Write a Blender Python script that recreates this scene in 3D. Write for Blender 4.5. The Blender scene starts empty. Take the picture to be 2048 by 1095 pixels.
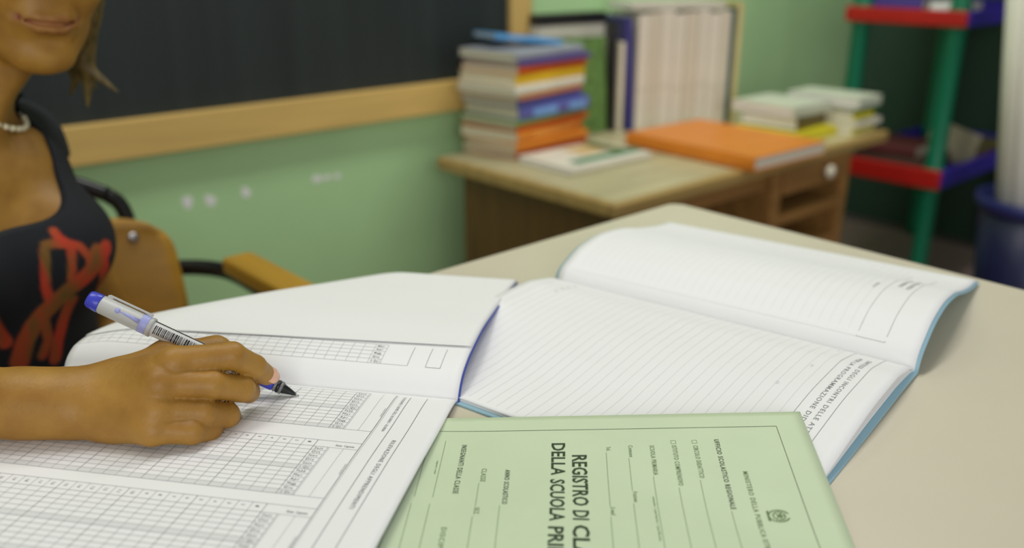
import bpy, bmesh, math, random
import numpy as np
from mathutils import Vector, Matrix

random.seed(7)
rng = np.random.default_rng(11)
scene = bpy.context.scene
COL = scene.collection


def lin(r, g, b):
    f = lambda c: (c / 255 / 12.92) if c / 255 <= 0.04045 else ((c / 255 + 0.055) / 1.055) ** 2.4
    return (f(r), f(g), f(b), 1.0)


# ----------------------------------------------------------------- camera, world, lights, exposure
# World axes: +X runs along the blackboard wall, +Y points into that wall, Z up. The camera stands over the table.
CZ = 1.07
PITCH = math.radians(20.2114)          # downwards
YAW = math.radians(47.8507)            # angle between viewing direction and +X
cam = bpy.data.cameras.new('camera')
cam.sensor_width = 36.0
cam.lens = 1771.0 / 2048.0 * 36.0
cam.clip_start = 0.02
cam.dof.use_dof = True
cam.dof.focus_distance = 0.605
cam.dof.aperture_fstop = 3.4
cam_ob = bpy.data.objects.new('camera', cam)
COL.objects.link(cam_ob)
F3 = Vector((math.cos(YAW) * math.cos(PITCH), math.sin(YAW) * math.cos(PITCH), -math.sin(PITCH)))
cam_ob.rotation_euler = F3.to_track_quat('-Z', 'Y').to_euler()
cam_ob.location = (0, 0, CZ)
scene.camera = cam_ob

world = bpy.data.worlds.new('World')
scene.world = world
world.use_nodes = True
world.node_tree.nodes['Background'].inputs[0].default_value = (1.0, 0.995, 0.975, 1)
world.node_tree.nodes['Background'].inputs[1].default_value = 0.35


def area_light(name, loc, target, sx, sy, power, color):
    l = bpy.data.lights.new(name, 'AREA')
    l.shape = 'RECTANGLE'
    l.size, l.size_y, l.energy, l.color = sx, sy, power, color
    o = bpy.data.objects.new(name, l)
    COL.objects.link(o)
    o.location = loc
    o.rotation_euler = (Vector(target) - Vector(loc)).to_track_quat('-Z', 'Y').to_euler()
    return o


# two rows of ceiling tubes plus fill added behind the camera for the wall
area_light('ceiling_lamp_light', (0.15, 1.10, 2.9), (0.15, 1.15, 0.0), 1.3, 0.4, 15, (1.0, 0.98, 0.94))
area_light('ceiling_lamp_light', (2.0, 1.05, 2.9), (2.0, 1.10, 0.0), 1.3, 0.4, 22, (1.0, 0.98, 0.94))
area_light('wall_fill_light', (-1.6, -2.6, 1.7), (0.8, 1.6, 0.8), 3.0, 1.6, 54, (0.99, 0.99, 1.0))

scene.view_settings.view_transform = 'Standard'
scene.view_settings.look = 'None'
scene.view_settings.gamma = 1.0
scene.view_settings.use_curve_mapping = False
scene.view_settings.exposure = 0.10

# ----------------------------------------------------------------- helpers: camera rays used to survey points of the place
_th, _a1 = PITCH, YAW
_F = np.array([math.cos(_a1), math.sin(_a1), 0.0])
_R = np.array([math.sin(_a1), -math.cos(_a1), 0.0])
_Z = np.array([0, 0, 1.0])
_fw = _F * math.cos(_th) - _Z * math.sin(_th)
_up = _F * math.sin(_th) + _Z * math.cos(_th)
_C = np.array([0, 0, CZ])


def ray(u, v):
    return _fw + _R * (u - 1024) / 1771.0 - _up * (v - 547.5) / 1771.0


def DP(u, v, d):      # surveyed point at depth d
    return _C + ray(u, v) * d


def PZ(u, v, z):      # surveyed point on the level z
    r = ray(u, v)
    return _C + r * ((z - CZ) / r[2])


def nv(v):
    v = np.asarray(v, float)
    return v / np.linalg.norm(v)


# ----------------------------------------------------------------- helpers: materials
MATS = {}


def mat(name, col, rough=0.6, var=0.08, scale=12.0, bump=0.0, bscale=60.0, metallic=0.0, spec=0.5, stretch=None, coat=0.0, alpha=1.0, trans=0.0, detail=4.0):
    if name in MATS:
        return MATS[name]
    m = bpy.data.materials.new(name)
    m.use_nodes = True
    nt = m.node_tree
    b = nt.nodes['Principled BSDF']
    b.inputs['Roughness'].default_value = rough
    b.inputs['Metallic'].default_value = metallic
    b.inputs['Specular IOR Level'].default_value = spec
    if coat:
        b.inputs['Coat Weight'].default_value = coat
    if trans:
        b.inputs['Transmission Weight'].default_value = trans
    b.inputs['Alpha'].default_value = alpha
    tc = nt.nodes.new('ShaderNodeTexCoord')
    mp = nt.nodes.new('ShaderNodeMapping')
    nt.links.new(tc.outputs['Object'], mp.inputs['Vector'])
    if stretch:
        mp.inputs['Scale'].default_value = stretch
    n = nt.nodes.new('ShaderNodeTexNoise')
    n.inputs['Scale'].default_value = scale
    n.inputs['Detail'].default_value = detail
    nt.links.new(mp.outputs['Vector'], n.inputs['Vector'])
    r = nt.nodes.new('ShaderNodeValToRGB')
    r.color_ramp.elements[0].position = 0.3
    r.color_ramp.elements[1].position = 0.7
    r.color_ramp.elements[0].color = tuple(max(0, c * (1 - var)) for c in col[:3]) + (1,)
    r.color_ramp.elements[1].color = tuple(min(1, c * (1 + var)) for c in col[:3]) + (1,)
    nt.links.new(n.outputs['Fac'], r.inputs['Fac'])
    nt.links.new(r.outputs['Color'], b.inputs['Base Color'])
    if bump:
        n2 = nt.nodes.new('ShaderNodeTexNoise')
        n2.inputs['Scale'].default_value = bscale
        nt.links.new(mp.outputs['Vector'], n2.inputs['Vector'])
        bp = nt.nodes.new('ShaderNodeBump')
        bp.inputs['Strength'].default_value = bump
        bp.inputs['Distance'].default_value = 0.002
        nt.links.new(n2.outputs['Fac'], bp.inputs['Height'])
        nt.links.new(bp.outputs['Normal'], b.inputs['Normal'])
    MATS[name] = m
    return m


def wood(name, col, stretch=(3, 40, 40), var=0.25, rough=0.5):
    m = mat(name, col, rough=rough, var=var, scale=1.6, stretch=stretch, bump=0.1, bscale=8, detail=6)
    return m


# ----------------------------------------------------------------- helpers: objects
def tag(o, label=None, cat=None, group=None, kind=None):
    if label:
        o['label'] = label
    if cat:
        o['category'] = cat
    if group:
        o['group'] = group
    if kind:
        o['kind'] = kind
    return o


def empty(name, loc=(0, 0, 0), rz=0.0, label=None, cat=None, group=None):
    o = bpy.data.objects.new(name, None)
    o.empty_display_size = 0.05
    o.location = loc
    o.rotation_euler = (0, 0, rz)
    COL.objects.link(o)
    return tag(o, label, cat, group)


def link(name, me, m=None, parent=None, loc=None, rot=None):
    o = bpy.data.objects.new(name, me)
    COL.objects.link(o)
    if m is not None and len(me.materials) == 0:
        me.materials.append(m)
    if parent is not None:
        o.parent = parent
    if loc is not None:
        o.location = loc
    if rot is not None:
        o.rotation_euler = rot
    return o


def pymesh(name, verts, faces, smooth=False):
    me = bpy.data.meshes.new(name)
    me.from_pydata([tuple(map(float, v)) for v in verts], [], [tuple(map(int, f)) for f in faces])
    me.update()
    if smooth:
        me.polygons.foreach_set('use_smooth', [True] * len(me.polygons))
    return me


def bmobj(name, bm, m, parent=None, smooth=False, loc=None, rot=None):
    bmesh.ops.recalc_face_normals(bm, faces=bm.faces)
    me = bpy.data.meshes.new(name)
    bm.to_mesh(me)
    bm.free()
    if smooth:
        me.polygons.foreach_set('use_smooth', [True] * len(me.polygons))
    return link(name, me, m, parent, loc, rot)


def bm_box(bm, cx, cy, cz, sx, sy, sz, bev=0.0, mtx=None, seg=2):
    r = bmesh.ops.create_cube(bm, size=1.0)
    vs = r['verts']
    bmesh.ops.scale(bm, vec=(sx, sy, sz), verts=vs)
    if bev > 0:
        es = list({e for v in vs for e in v.link_edges})
        rb = bmesh.ops.bevel(bm, geom=es, offset=bev, segments=seg, affect='EDGES', profile=0.5)
        vs = list({v for f in rb['faces'] for v in f.verts} | {v for v in vs if v.is_valid})
    bmesh.ops.translate(bm, vec=(cx, cy, cz), verts=vs)
    if mtx is not None:
        bmesh.ops.transform(bm, matrix=mtx, verts=vs)
    return vs


def box(name, c, s, m, parent=None, bev=0.002, loc=None, rot=None):
    bm = bmesh.new()
    bm_box(bm, *c, *s, bev=bev)
    return bmobj(name, bm, m, parent, loc=loc, rot=rot)


def tube_mesh(name, pts, radii, seg=12, cap=True, smooth=True):
    pts = [np.asarray(p, float) for p in pts]
    if not hasattr(radii, '__len__'):
        radii = [radii] * len(pts)
    n = len(pts)
    tans = [nv(pts[min(i + 1, n - 1)] - pts[max(i - 1, 0)]) for i in range(n)]
    ref = np.array([0, 0, 1.0]) if abs(tans[0][2]) < 0.9 else np.array([1.0, 0, 0])
    x = nv(np.cross(tans[0], ref))
    verts, faces = [], []
    for i in range(n):
        x = nv(x - tans[i] * (x @ tans[i]))
        y = np.cross(tans[i], x)
        for k in range(seg):
            a = 2 * math.pi * k / seg
            verts.append(pts[i] + radii[i] * (math.cos(a) * x + math.sin(a) * y))
    for i in range(n - 1):
        for k in range(seg):
            a, b = i * seg + k, i * seg + (k + 1) % seg
            faces.append((a, b, b + seg, a + seg))
    if cap:
        faces.append(tuple(range(seg - 1, -1, -1)))
        faces.append(tuple((n - 1) * seg + k for k in range(seg)))
    me = pymesh(name, verts, faces, smooth)
    if cap and smooth:
        me.polygons[len(faces) - 1].use_smooth = False
        me.polygons[len(faces) - 2].use_smooth = False
    return me


def smooth_path(pts, n=8):
    pts = [np.asarray(p, float) for p in pts]
    out = []
    for i in range(len(pts) - 1):
        p0, p1, p2, p3 = pts[max(i - 1, 0)], pts[i], pts[i + 1], pts[min(i + 2, len(pts) - 1)]
        for k in range(n):
            t = k / n
            out.append(0.5 * (2 * p1 + (p2 - p0) * t + (2 * p0 - 5 * p1 + 4 * p2 - p3) * t * t + (3 * p1 - p0 - 3 * p2 + p3) * t ** 3))
    out.append(pts[-1])
    return out


def lathe(name, prof, m, parent=None, seg=32, loc=None, rot=None, smooth=True):
    verts, faces = [], []
    n = len(prof)
    for r, z in prof:
        for k in range(seg):
            a = 2 * math.pi * k / seg
            verts.append((r * math.cos(a), r * math.sin(a), z))
    for i in range(n - 1):
        for k in range(seg):
            a, b = i * seg + k, i * seg + (k + 1) % seg
            faces.append((a, b, b + seg, a + seg))
    if prof[0][0] > 1e-5:
        faces.append(tuple(range(seg - 1, -1, -1)))
    if prof[-1][0] > 1e-5:
        faces.append(tuple((n - 1) * seg + k for k in range(seg)))
    return link(name, pymesh(name, verts, faces, smooth), m, parent, loc, rot)


def pchip(xs, ys):
    xs, ys = np.asarray(xs, float), np.asarray(ys, float)
    h = np.diff(xs)
    dl = np.diff(ys) / h
    d = np.zeros(len(xs))
    for i in range(1, len(xs) - 1):
        if dl[i - 1] * dl[i] > 0:
            w1, w2 = 2 * h[i] + h[i - 1], h[i] + 2 * h[i - 1]
            d[i] = (w1 + w2) / (w1 / dl[i - 1] + w2 / dl[i])
    d[0], d[-1] = dl[0], dl[-1]

    def f(x):
        x = np.clip(np.asarray(x, float), xs[0], xs[-1])
        i = np.clip(np.searchsorted(xs, x) - 1, 0, len(xs) - 2)
        t = (x - xs[i]) / h[i]
        return ((2 * t ** 3 - 3 * t ** 2 + 1) * ys[i] + (t ** 3 - 2 * t ** 2 + t) * h[i] * d[i]
                + (-2 * t ** 3 + 3 * t ** 2) * ys[i + 1] + (t ** 3 - t ** 2) * h[i] * d[i + 1])
    return f


def slab_mesh(name, S, al, bl, top, bot):
    """A bent sheet: S(a, b) arrays -> points; top and bot are height offsets (numbers or functions of a, b)."""
    A, B = np.meshgrid(np.asarray(al, float), np.asarray(bl, float), indexing='ij')
    base = S(A.ravel(), B.ravel())
    tp, bt = base.copy(), base.copy()
    tp[:, 2] += top(A.ravel(), B.ravel()) if callable(top) else top
    bt[:, 2] += bot(A.ravel(), B.ravel()) if callable(bot) else bot
    na, nb = len(al), len(bl)
    N = na * nb
    fs = []
    for i in range(na - 1):
        for j in range(nb - 1):
            q = (i * nb + j, (i + 1) * nb + j, (i + 1) * nb + j + 1, i * nb + j + 1)
            fs.append(q)
            fs.append(tuple(N + k for k in reversed(q)))
    for i in range(na - 1):
        for j in (0, nb - 1):
            a, b = i * nb + j, (i + 1) * nb + j
            fs.append((a, a + N, b + N, b) if j == 0 else (b, b + N, a + N, a))
    for j in range(nb - 1):
        for i in (0, na - 1):
            a, b = i * nb + j, i * nb + j + 1
            fs.append((b, b + N, a + N, a) if i == 0 else (a, a + N, b + N, b))
    me = pymesh(name, np.vstack([tp, bt]), fs)
    ns = 2 * (na - 1) * (nb - 1)
    sm = [k < ns for k in range(len(fs))]
    me.polygons.foreach_set('use_smooth', sm)
    bm = bmesh.new()
    bm.from_mesh(me)
    bmesh.ops.recalc_face_normals(bm, faces=bm.faces)
    bm.to_mesh(me)
    bm.free()
    return me


class Ink:
    """Flat print gathered on a bent sheet; S maps (a, b) to the sheet surface."""

    def __init__(self, S, off=0.00015):
        self.S, self.off, self.v, self.f = S, off, [], []

    def quad_strip(self, P0, P1):
        n0 = len(self.v)
        for p, q in zip(P0, P1):
            self.v += [p, q]
        for i in range(len(P0) - 1):
            k = n0 + 2 * i
            self.f.append((k, k + 1, k + 3, k + 2))

    def line(self, a0, b0, a1, b1, w, step=0.006):
        L = math.hypot(a1 - a0, b1 - b0)
        n = max(1, int(L / step))
        na, nb = -(b1 - b0) / L * w / 2, (a1 - a0) / L * w / 2
        ts = np.linspace(0, 1, n + 1)
        self.quad_strip([(a0 + (a1 - a0) * t + na, b0 + (b1 - b0) * t + nb) for t in ts],
                        [(a0 + (a1 - a0) * t - na, b0 + (b1 - b0) * t - nb) for t in ts])

    def rect(self, a0, a1, b0, b1):
        self.line(a0, (b0 + b1) / 2, a1, (b0 + b1) / 2, abs(b1 - b0))

    def frame(self, a0, a1, b0, b1, w):
        self.line(a0, b0, a1, b0, w)
        self.line(a0, b1, a1, b1, w)
        self.line(a0, b0, a0, b1, w)
        self.line(a1, b0, a1, b1, w)

    def poly(self, pts):
        n0 = len(self.v)
        self.v += list(pts)
        self.f.append(tuple(range(n0, n0 + len(pts))))

    def text(self, body, a0, b0, cap, width=None, bold=0.0, ang=0.0, flip=False):
        """text runs towards +a, letter tops towards -b; cap height and total width in metres"""
        vs, fs, w1 = text_geo(body, bold)
        sy = cap / 0.70
        sx = (width / w1) if width else sy * 0.85
        n0 = len(self.v)
        for x, y in vs:
            self.v.append((a0 + x * sx, b0 - y * sy))
        self.f += [tuple(i + n0 for i in f) for f in fs]

    def build(self, name, m, parent):
        V = np.array(self.v)
        P = self.S(V[:, 0], V[:, 1])
        P[:, 2] += self.off
        me = pymesh(name, P, self.f)
        return link(name, me, m, parent)


_tcache = {}


def text_geo(body, bold):
    key = (body, bold)
    if key in _tcache:
        return _tcache[key]
    cu = bpy.data.curves.new('lettering', 'FONT')
    cu.body = body
    cu.size = 1.0
    cu.offset = bold
    cu.space_character = 1.0 if bold >= 0.02 else 1.22
    cu.resolution_u = 2
    o = bpy.data.objects.new('lettering', cu)
    COL.objects.link(o)
    dg = bpy.context.evaluated_depsgraph_get()
    me = o.evaluated_get(dg).to_mesh()
    vs = [(v.co.x, v.co.y) for v in me.vertices]
    fs = [tuple(p.vertices) for p in me.polygons]
    o.evaluated_get(dg).to_mesh_clear()
    bpy.data.objects.remove(o)
    bpy.data.curves.remove(cu)
    x0 = min(v[0] for v in vs)
    vs = [(x - x0, y) for x, y in vs]
    w = max(v[0] for v in vs)
    _tcache[key] = (vs, fs, w)
    return _tcache[key]


# ----------------------------------------------------------------- helpers: implicit surfaces for the person
class Field:
    def __init__(self, xs, ys, zs):
        self.xs, self.ys, self.zs = xs, ys, zs
        self.D = np.full((len(xs), len(ys), len(zs)), 0.08, np.float32)

    def sub(self, lo, hi, m):
        sl = []
        for ax, l, h in zip((self.xs, self.ys, self.zs), lo, hi):
            i0 = max(0, np.searchsorted(ax, l - m) - 1)
            i1 = min(len(ax), np.searchsorted(ax, h + m) + 1)
            sl.append(slice(i0, i1))
        X = self.xs[sl[0]][:, None, None]
        Y = self.ys[sl[1]][None, :, None]
        Z = self.zs[sl[2]][None, None, :]
        return tuple(sl), X, Y, Z

    def add(self, sl, d, k):
        a = self.D[sl]
        if a.size == 0:
            return
        if k > 0:
            h = np.clip(0.5 + 0.5 * (a - d) / k, 0, 1)
            self.D[sl] = a * (1 - h) + d * h - k * h * (1 - h)
        else:
            self.D[sl] = np.minimum(a, d)

    def cut(self, sl, d, k):
        a = self.D[sl]
        if a.size == 0:
            return
        h = np.clip(0.5 - 0.5 * (a + d) / max(k, 1e-6), 0, 1)
        self.D[sl] = a * (1 - h) - d * h + k * h * (1 - h)

    def cone(self, p, q, r0, r1, k=0.01, cut=False, m=0.03):
        p, q = np.asarray(p, float), np.asarray(q, float)
        R = max(r0, r1)
        sl, X, Y, Z = self.sub(np.minimum(p, q) - R, np.maximum(p, q) + R, m)
        v = q - p
        L2 = float(v @ v) + 1e-12
        t = np.clip(((X - p[0]) * v[0] + (Y - p[1]) * v[1] + (Z - p[2]) * v[2]) / L2, 0, 1)
        d = np.sqrt((X - p[0] - t * v[0]) ** 2 + (Y - p[1] - t * v[1]) ** 2 + (Z - p[2] - t * v[2]) ** 2) - (r0 + (r1 - r0) * t)
        (self.cut if cut else self.add)(sl, d.astype(np.float32), k)

    def ell(self, c, r, M=None, k=0.01, cut=False, m=0.03):
        """ellipsoid with radii r along the columns of M (world axes by default)"""
        c = np.asarray(c, float)
        M = np.eye(3) if M is None else M
        R = np.sqrt(((M * np.asarray(r)[None, :]) ** 2).sum(1))
        sl, X, Y, Z = self.sub(c - R, c + R, m)
        dx, dy, dz = X - c[0], Y - c[1], Z - c[2]
        q = [(dx * M[0, i] + dy * M[1, i] + dz * M[2, i]) for i in range(3)]
        k0 = np.sqrt(sum((q[i] / r[i]) ** 2 for i in range(3)))
        k1 = np.sqrt(sum((q[i] / r[i] ** 2) ** 2 for i in range(3))) + 1e-9
        d = k0 * (k0 - 1) / k1
        (self.cut if cut else self.add)(sl, d.astype(np.float32), k)

    def mesh(self, relax=2):
        D, xs, ys, zs = self.D, self.xs, self.ys, self.zs
        ins = D < 0
        n = [s - 1 for s in D.shape]
        cnt = np.zeros(n, np.uint8)
        for i in (0, 1):
            for j in (0, 1):
                for k in (0, 1):
                    cnt += ins[i:i + n[0], j:j + n[1], k:k + n[2]]
        I, J, K = np.nonzero((cnt > 0) & (cnt < 8))
        vid = np.full(n, -1, np.int32)
        vid[I, J, K] = np.arange(len(I))
        acc = np.zeros((len(I), 3))
        num = np.zeros(len(I))
        cor = [(0, 0, 0), (1, 0, 0), (0, 1, 0), (1, 1, 0), (0, 0, 1), (1, 0, 1), (0, 1, 1), (1, 1, 1)]
        edges = [(0, 1), (2, 3), (4, 5), (6, 7), (0, 2), (1, 3), (4, 6), (5, 7), (0, 4), (1, 5), (2, 6), (3, 7)]
        for e0, e1 in edges:
            c0, c1 = cor[e0], cor[e1]
            d0 = D[I + c0[0], J + c0[1], K + c0[2]]
            d1 = D[I + c1[0], J + c1[1], K + c1[2]]
            x = (d0 < 0) != (d1 < 0)
            t = np.where(x, d0 / np.where(x, d0 - d1, 1), 0)
            p0 = np.stack([xs[I + c0[0]], ys[J + c0[1]], zs[K + c0[2]]], 1)
            p1 = np.stack([xs[I + c1[0]], ys[J + c1[1]], zs[K + c1[2]]], 1)
            acc += np.where(x[:, None], p0 + (p1 - p0) * t[:, None], 0)
            num += x
        V = acc / num[:, None]
        quads = []
        # x edges
        a = ins[:-1, 1:-1, 1:-1]
        b = ins[1:, 1:-1, 1:-1]
        i, j, k = np.nonzero(a != b)
        fl = a[i, j, k]
        q = np.stack([vid[i, j, k], vid[i, j + 1, k], vid[i, j + 1, k + 1], vid[i, j, k + 1]], 1)
        q[~fl] = q[~fl][:, ::-1]
        quads.append(q)
        a = ins[1:-1, :-1, 1:-1]
        b = ins[1:-1, 1:, 1:-1]
        i, j, k = np.nonzero(a != b)
        fl = a[i, j, k]
        q = np.stack([vid[i, j, k], vid[i, j, k + 1], vid[i + 1, j, k + 1], vid[i + 1, j, k]], 1)
        q[~fl] = q[~fl][:, ::-1]
        quads.append(q)
        a = ins[1:-1, 1:-1, :-1]
        b = ins[1:-1, 1:-1, 1:]
        i, j, k = np.nonzero(a != b)
        fl = a[i, j, k]
        q = np.stack([vid[i, j, k], vid[i + 1, j, k], vid[i + 1, j + 1, k], vid[i, j + 1, k]], 1)
        q[~fl] = q[~fl][:, ::-1]
        quads.append(q)
        Q = np.concatenate(quads)
        Q = Q[(Q >= 0).all(1)]
        for _ in range(relax):
            s = np.zeros_like(V)
            w = np.zeros(len(V))
            for e in range(4):
                u0, u1 = Q[:, e], Q[:, (e + 1) % 4]
                for c in range(3):
                    s[:, c] += np.bincount(u0, V[u1, c], len(V)) + np.bincount(u1, V[u0, c], len(V))
                w += np.bincount(u0, minlength=len(V)) + np.bincount(u1, minlength=len(V))
            V = V * 0.5 + 0.5 * s / np.maximum(w, 1)[:, None]
        return V, Q


def fast_mesh(name, V, Q):
    me = bpy.data.meshes.new(name)
    me.vertices.add(len(V))
    me.vertices.foreach_set('co', np.asarray(V, np.float32).ravel())
    me.loops.add(len(Q) * 4)
    me.loops.foreach_set('vertex_index', np.asarray(Q, np.int32).ravel())
    me.polygons.add(len(Q))
    me.polygons.foreach_set('loop_start', np.arange(0, len(Q) * 4, 4, dtype=np.int32))
    me.polygons.foreach_set('use_smooth', np.ones(len(Q), bool))
    me.update(calc_edges=True)
    me.validate()
    return me


def graded(segs):
    """rectilinear axis from [(start, end, step), ...] that join end to end"""
    out = []
    for s, e, h in segs:
        n = max(1, int(round((e - s) / h)))
        out += list(np.linspace(s, e, n, endpoint=False))
    out.append(segs[-1][1])
    return np.array(out)

# ================================================================= the room
WALL_Y, WALL_X = 1.85, 3.52
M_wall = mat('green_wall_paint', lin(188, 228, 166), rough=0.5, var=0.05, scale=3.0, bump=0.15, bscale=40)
M_wall_shade = mat('shade_darkened_wall_green', lin(46, 72, 56), rough=0.55, var=0.06, scale=3.0, bump=0.15, bscale=40)  # shade on the right wall, put into its green as a darker tone
M_floor = mat('speckled_floor', lin(150, 128, 120), rough=0.35, var=0.18, scale=90)
wall_back = tag(box('wall_back', (0.6, WALL_Y + 0.06, 1.5), (6.2, 0.12, 3.0), M_wall, bev=0), kind='structure')
tag(box('wall_right', (WALL_X + 0.06, -0.3, 1.5), (0.12, 4.24, 3.0), M_wall_shade, bev=0), kind='structure')
floor = tag(box('floor', (0.6, -0.3, -0.02), (6.2, 4.36, 0.04), mat('floor_joint', lin(95, 85, 80), rough=0.7), bev=0), kind='structure')
# floor tiles (the stretch that shows between shelf and bin, and around it)
tile_me = None
for i in range(8):
    for j in range(6):
        if tile_me is None:
            t = box('floor_tile', (0, 0, 0.003), (0.297, 0.297, 0.006), M_floor, floor, bev=0.0015)
            tile_me = t.data
        else:
            t = link('floor_tile', tile_me, None, floor)
        t.location = (1.18 + 0.30 * i, 0.12 + 0.30 * j, 0.0)
tag(box('baseboard_back', (0.6, WALL_Y - 0.006, 0.05), (6.2, 0.012, 0.10), mat('baseboard_paint', lin(70, 95, 70), rough=0.5)), kind='structure')

# chips where the paint has come off under the blackboard
M_chip = mat('bare_plaster', lin(246, 248, 242), rough=0.9, var=0.05)


def chip(x, z, w, h, seed):
    r = random.Random(seed)
    n = 11
    vs, fs = [], []
    for lay in (0.0, -0.0008):
        for k in range(n):
            a = 2 * math.pi * k / n
            q = 0.75 + 0.5 * r.random() if lay == 0 else None
            vs.append((x + math.cos(a) * w / 2 * (0.8 + 0.25 * math.sin(3 * a + seed)), WALL_Y + lay, z + math.sin(a) * h / 2 * (0.8 + 0.25 * math.cos(2 * a + seed))))
    fs.append(tuple(range(2 * n - 1, n - 1, -1)))
    for k in range(n):
        fs.append((k, (k + 1) % n, n + (k + 1) % n, n + k))
    return link('paint_chip', pymesh('paint_chip', vs, fs), M_chip, wall_back)


for i, (u, v, w, h) in enumerate([(375, 405, 0.016, 0.034), (420, 401, 0.019, 0.026), (491, 384, 0.017, 0.020), (634, 357, 0.022, 0.013), (655, 354, 0.016, 0.010), (675, 352, 0.014, 0.012)]):
    r_ = ray(u, v)
    p = _C + r_ * (WALL_Y / r_[1])
    chip(p[0], p[2], w * 1.6, h * 1.45, i)

# ----------------------------------------------------------------- blackboard
bb = empty('blackboard', (0.45, WALL_Y, 0.66), label='black slate board in a pale wooden frame on the green wall', cat='blackboard')
M_slate = mat('slate', lin(36, 44, 42), rough=0.55, var=0.22, scale=2.2, stretch=(9, 1, 0.35))
M_frame = wood('pale_frame_wood', lin(214, 180, 104), stretch=(2, 30, 30), var=0.10)
M_frame_v = wood('pale_frame_wood_upright', lin(206, 172, 100), stretch=(30, 30, 2), var=0.10)
bx0, bx1, bz0, bz1 = -1.05, 1.722, 0.670, 2.0
o = (-0.45, -WALL_Y, -0.66)


def bbpart(name, x0, x1, y0, y1, z0, z1, m, bev=0.003):
    return box(name, ((x0 + x1) / 2 + o[0], (y0 + y1) / 2 + o[1], (z0 + z1) / 2 + o[2]), (x1 - x0, y1 - y0, z1 - z0), m, bb, bev=bev)


bbpart('slate_panel', bx0 + 0.05, bx1 - 0.05, WALL_Y - 0.014, WALL_Y - 0.002, bz0 + 0.05, bz1 - 0.05, M_slate, 0)
bbpart('bottom_rail', bx0, bx1, WALL_Y - 0.032, WALL_Y - 0.001, bz0, bz0 + 0.078, M_frame)
bbpart('top_rail', bx0, bx1, WALL_Y - 0.032, WALL_Y - 0.001, bz1 - 0.078, bz1, M_frame)
bbpart('side_rail', bx1 - 0.074, bx1, WALL_Y - 0.031, WALL_Y - 0.001, bz0 + 0.079, bz1 - 0.079, M_frame_v)
bbpart('side_rail', bx0, bx0 + 0.074, WALL_Y - 0.031, WALL_Y - 0.001, bz0 + 0.079, bz1 - 0.079, M_frame_v)

# ================================================================= teacher's table
TZ = 0.76
TX0, TX1, TY0, TY1 = -0.62, 0.901, -0.14, 0.681
tt = empty('writing_table', (0.14, 0.27, 0), label='large beige laminate table carrying the open registers', cat='table')
M_lam = mat('beige_laminate', lin(206, 198, 175), rough=0.42, var=0.03, scale=5, bump=0.03, bscale=300)
M_edge = mat('beige_edge_band', lin(196, 186, 156), rough=0.5, var=0.04)
M_steel = mat('grey_steel_tube', lin(120, 122, 122), rough=0.4, metallic=0.6)


def slab_rounded(name, x0, x1, y0, y1, z0, z1, r, m, parent, off, bev=0.002):
    bm = bmesh.new()
    pts = []
    for cx, cy, a0 in ((x1 - r, y1 - r, 0), (x0 + r, y1 - r, 90), (x0 + r, y0 + r, 180), (x1 - r, y0 + r, 270)):
        for k in range(7):
            a = math.radians(a0 + 15 * k)
            pts.append((cx + r * math.cos(a) - off[0], cy + r * math.sin(a) - off[1]))
    lo = [bm.verts.new((x, y, z0 - off[2])) for x, y in pts]
    hi = [bm.verts.new((x, y, z1 - off[2])) for x, y in pts]
    bm.faces.new(lo[::-1])
    top = bm.faces.new(hi)
    n = len(pts)
    for k in range(n):
        bm.faces.new((lo[k], lo[(k + 1) % n], hi[(k + 1) % n], hi[k]))
    bmesh.ops.bevel(bm, geom=list(top.edges), offset=bev, segments=2, affect='EDGES')
    return bmobj(name, bm, m, parent)


toff = (0.14, 0.27, 0)
slab_rounded('tabletop', TX0, TX1, TY0, TY1, TZ - 0.024, TZ, 0.012, M_lam, tt, toff)
for x0, x1, y0, y1 in ((TX0 + 0.06, TX1 - 0.06, TY1 - 0.075, TY1 - 0.05), (TX0 + 0.06, TX1 - 0.06, TY0 + 0.05, TY0 + 0.075)):
    box('apron_rail', ((x0 + x1) / 2 - toff[0], (y0 + y1) / 2 - toff[1], TZ - 0.05), (x1 - x0, y1 - y0, 0.05), M_steel, tt)
for x in (TX0 + 0.06, TX1 - 0.085):
    box('apron_rail', (x + 0.0125 - toff[0], (TY0 + TY1) / 2 - toff[1], TZ - 0.05), (0.025, TY1 - TY0 - 0.152, 0.05), M_steel, tt)
for x in (TX0 + 0.075, TX1 - 0.075):
    for y in (TY0 + 0.065, TY1 - 0.065):
        link('leg', tube_mesh('leg', [(x - toff[0], y - toff[1], 0.0065), (x - toff[0], y - toff[1], TZ - 0.025)], 0.022, 16), M_steel, tt)

# ================================================================= old wooden desk by the wall
DZ = 0.58
dk = empty('wooden_desk', (1.9, 1.45, 0), label='old brown wooden desk with a white drawer knob under the blackboard', cat='desk')
M_dtop = mat('worn_desk_top', lin(186, 178, 138), rough=0.38, var=0.16, scale=3.5, stretch=(1, 6, 6), bump=0.08, bscale=30)
M_dwood = wood('brown_desk_wood', lin(150, 110, 58), stretch=(2, 24, 24), var=0.22)
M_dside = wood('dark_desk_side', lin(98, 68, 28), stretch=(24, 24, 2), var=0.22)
M_dedge = wood('light_desk_edge', lin(172, 144, 84), stretch=(2, 24, 24), var=0.15)
M_dark = mat('desk_inside', lin(40, 28, 16), rough=0.8)
M_knob = mat('white_knob', lin(232, 226, 200), rough=0.3)
DX0, DX1, DY0, DY1 = 1.315, 2.485, 1.14, 1.735


def dpart(name, x0, x1, y0, y1, z0, z1, m, bev=0.003, parent=None):
    return box(name, ((x0 + x1) / 2 - 1.9, (y0 + y1) / 2 - 1.45, (z0 + z1) / 2), (x1 - x0, y1 - y0, z1 - z0), m, parent or dk, bev=bev)


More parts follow.
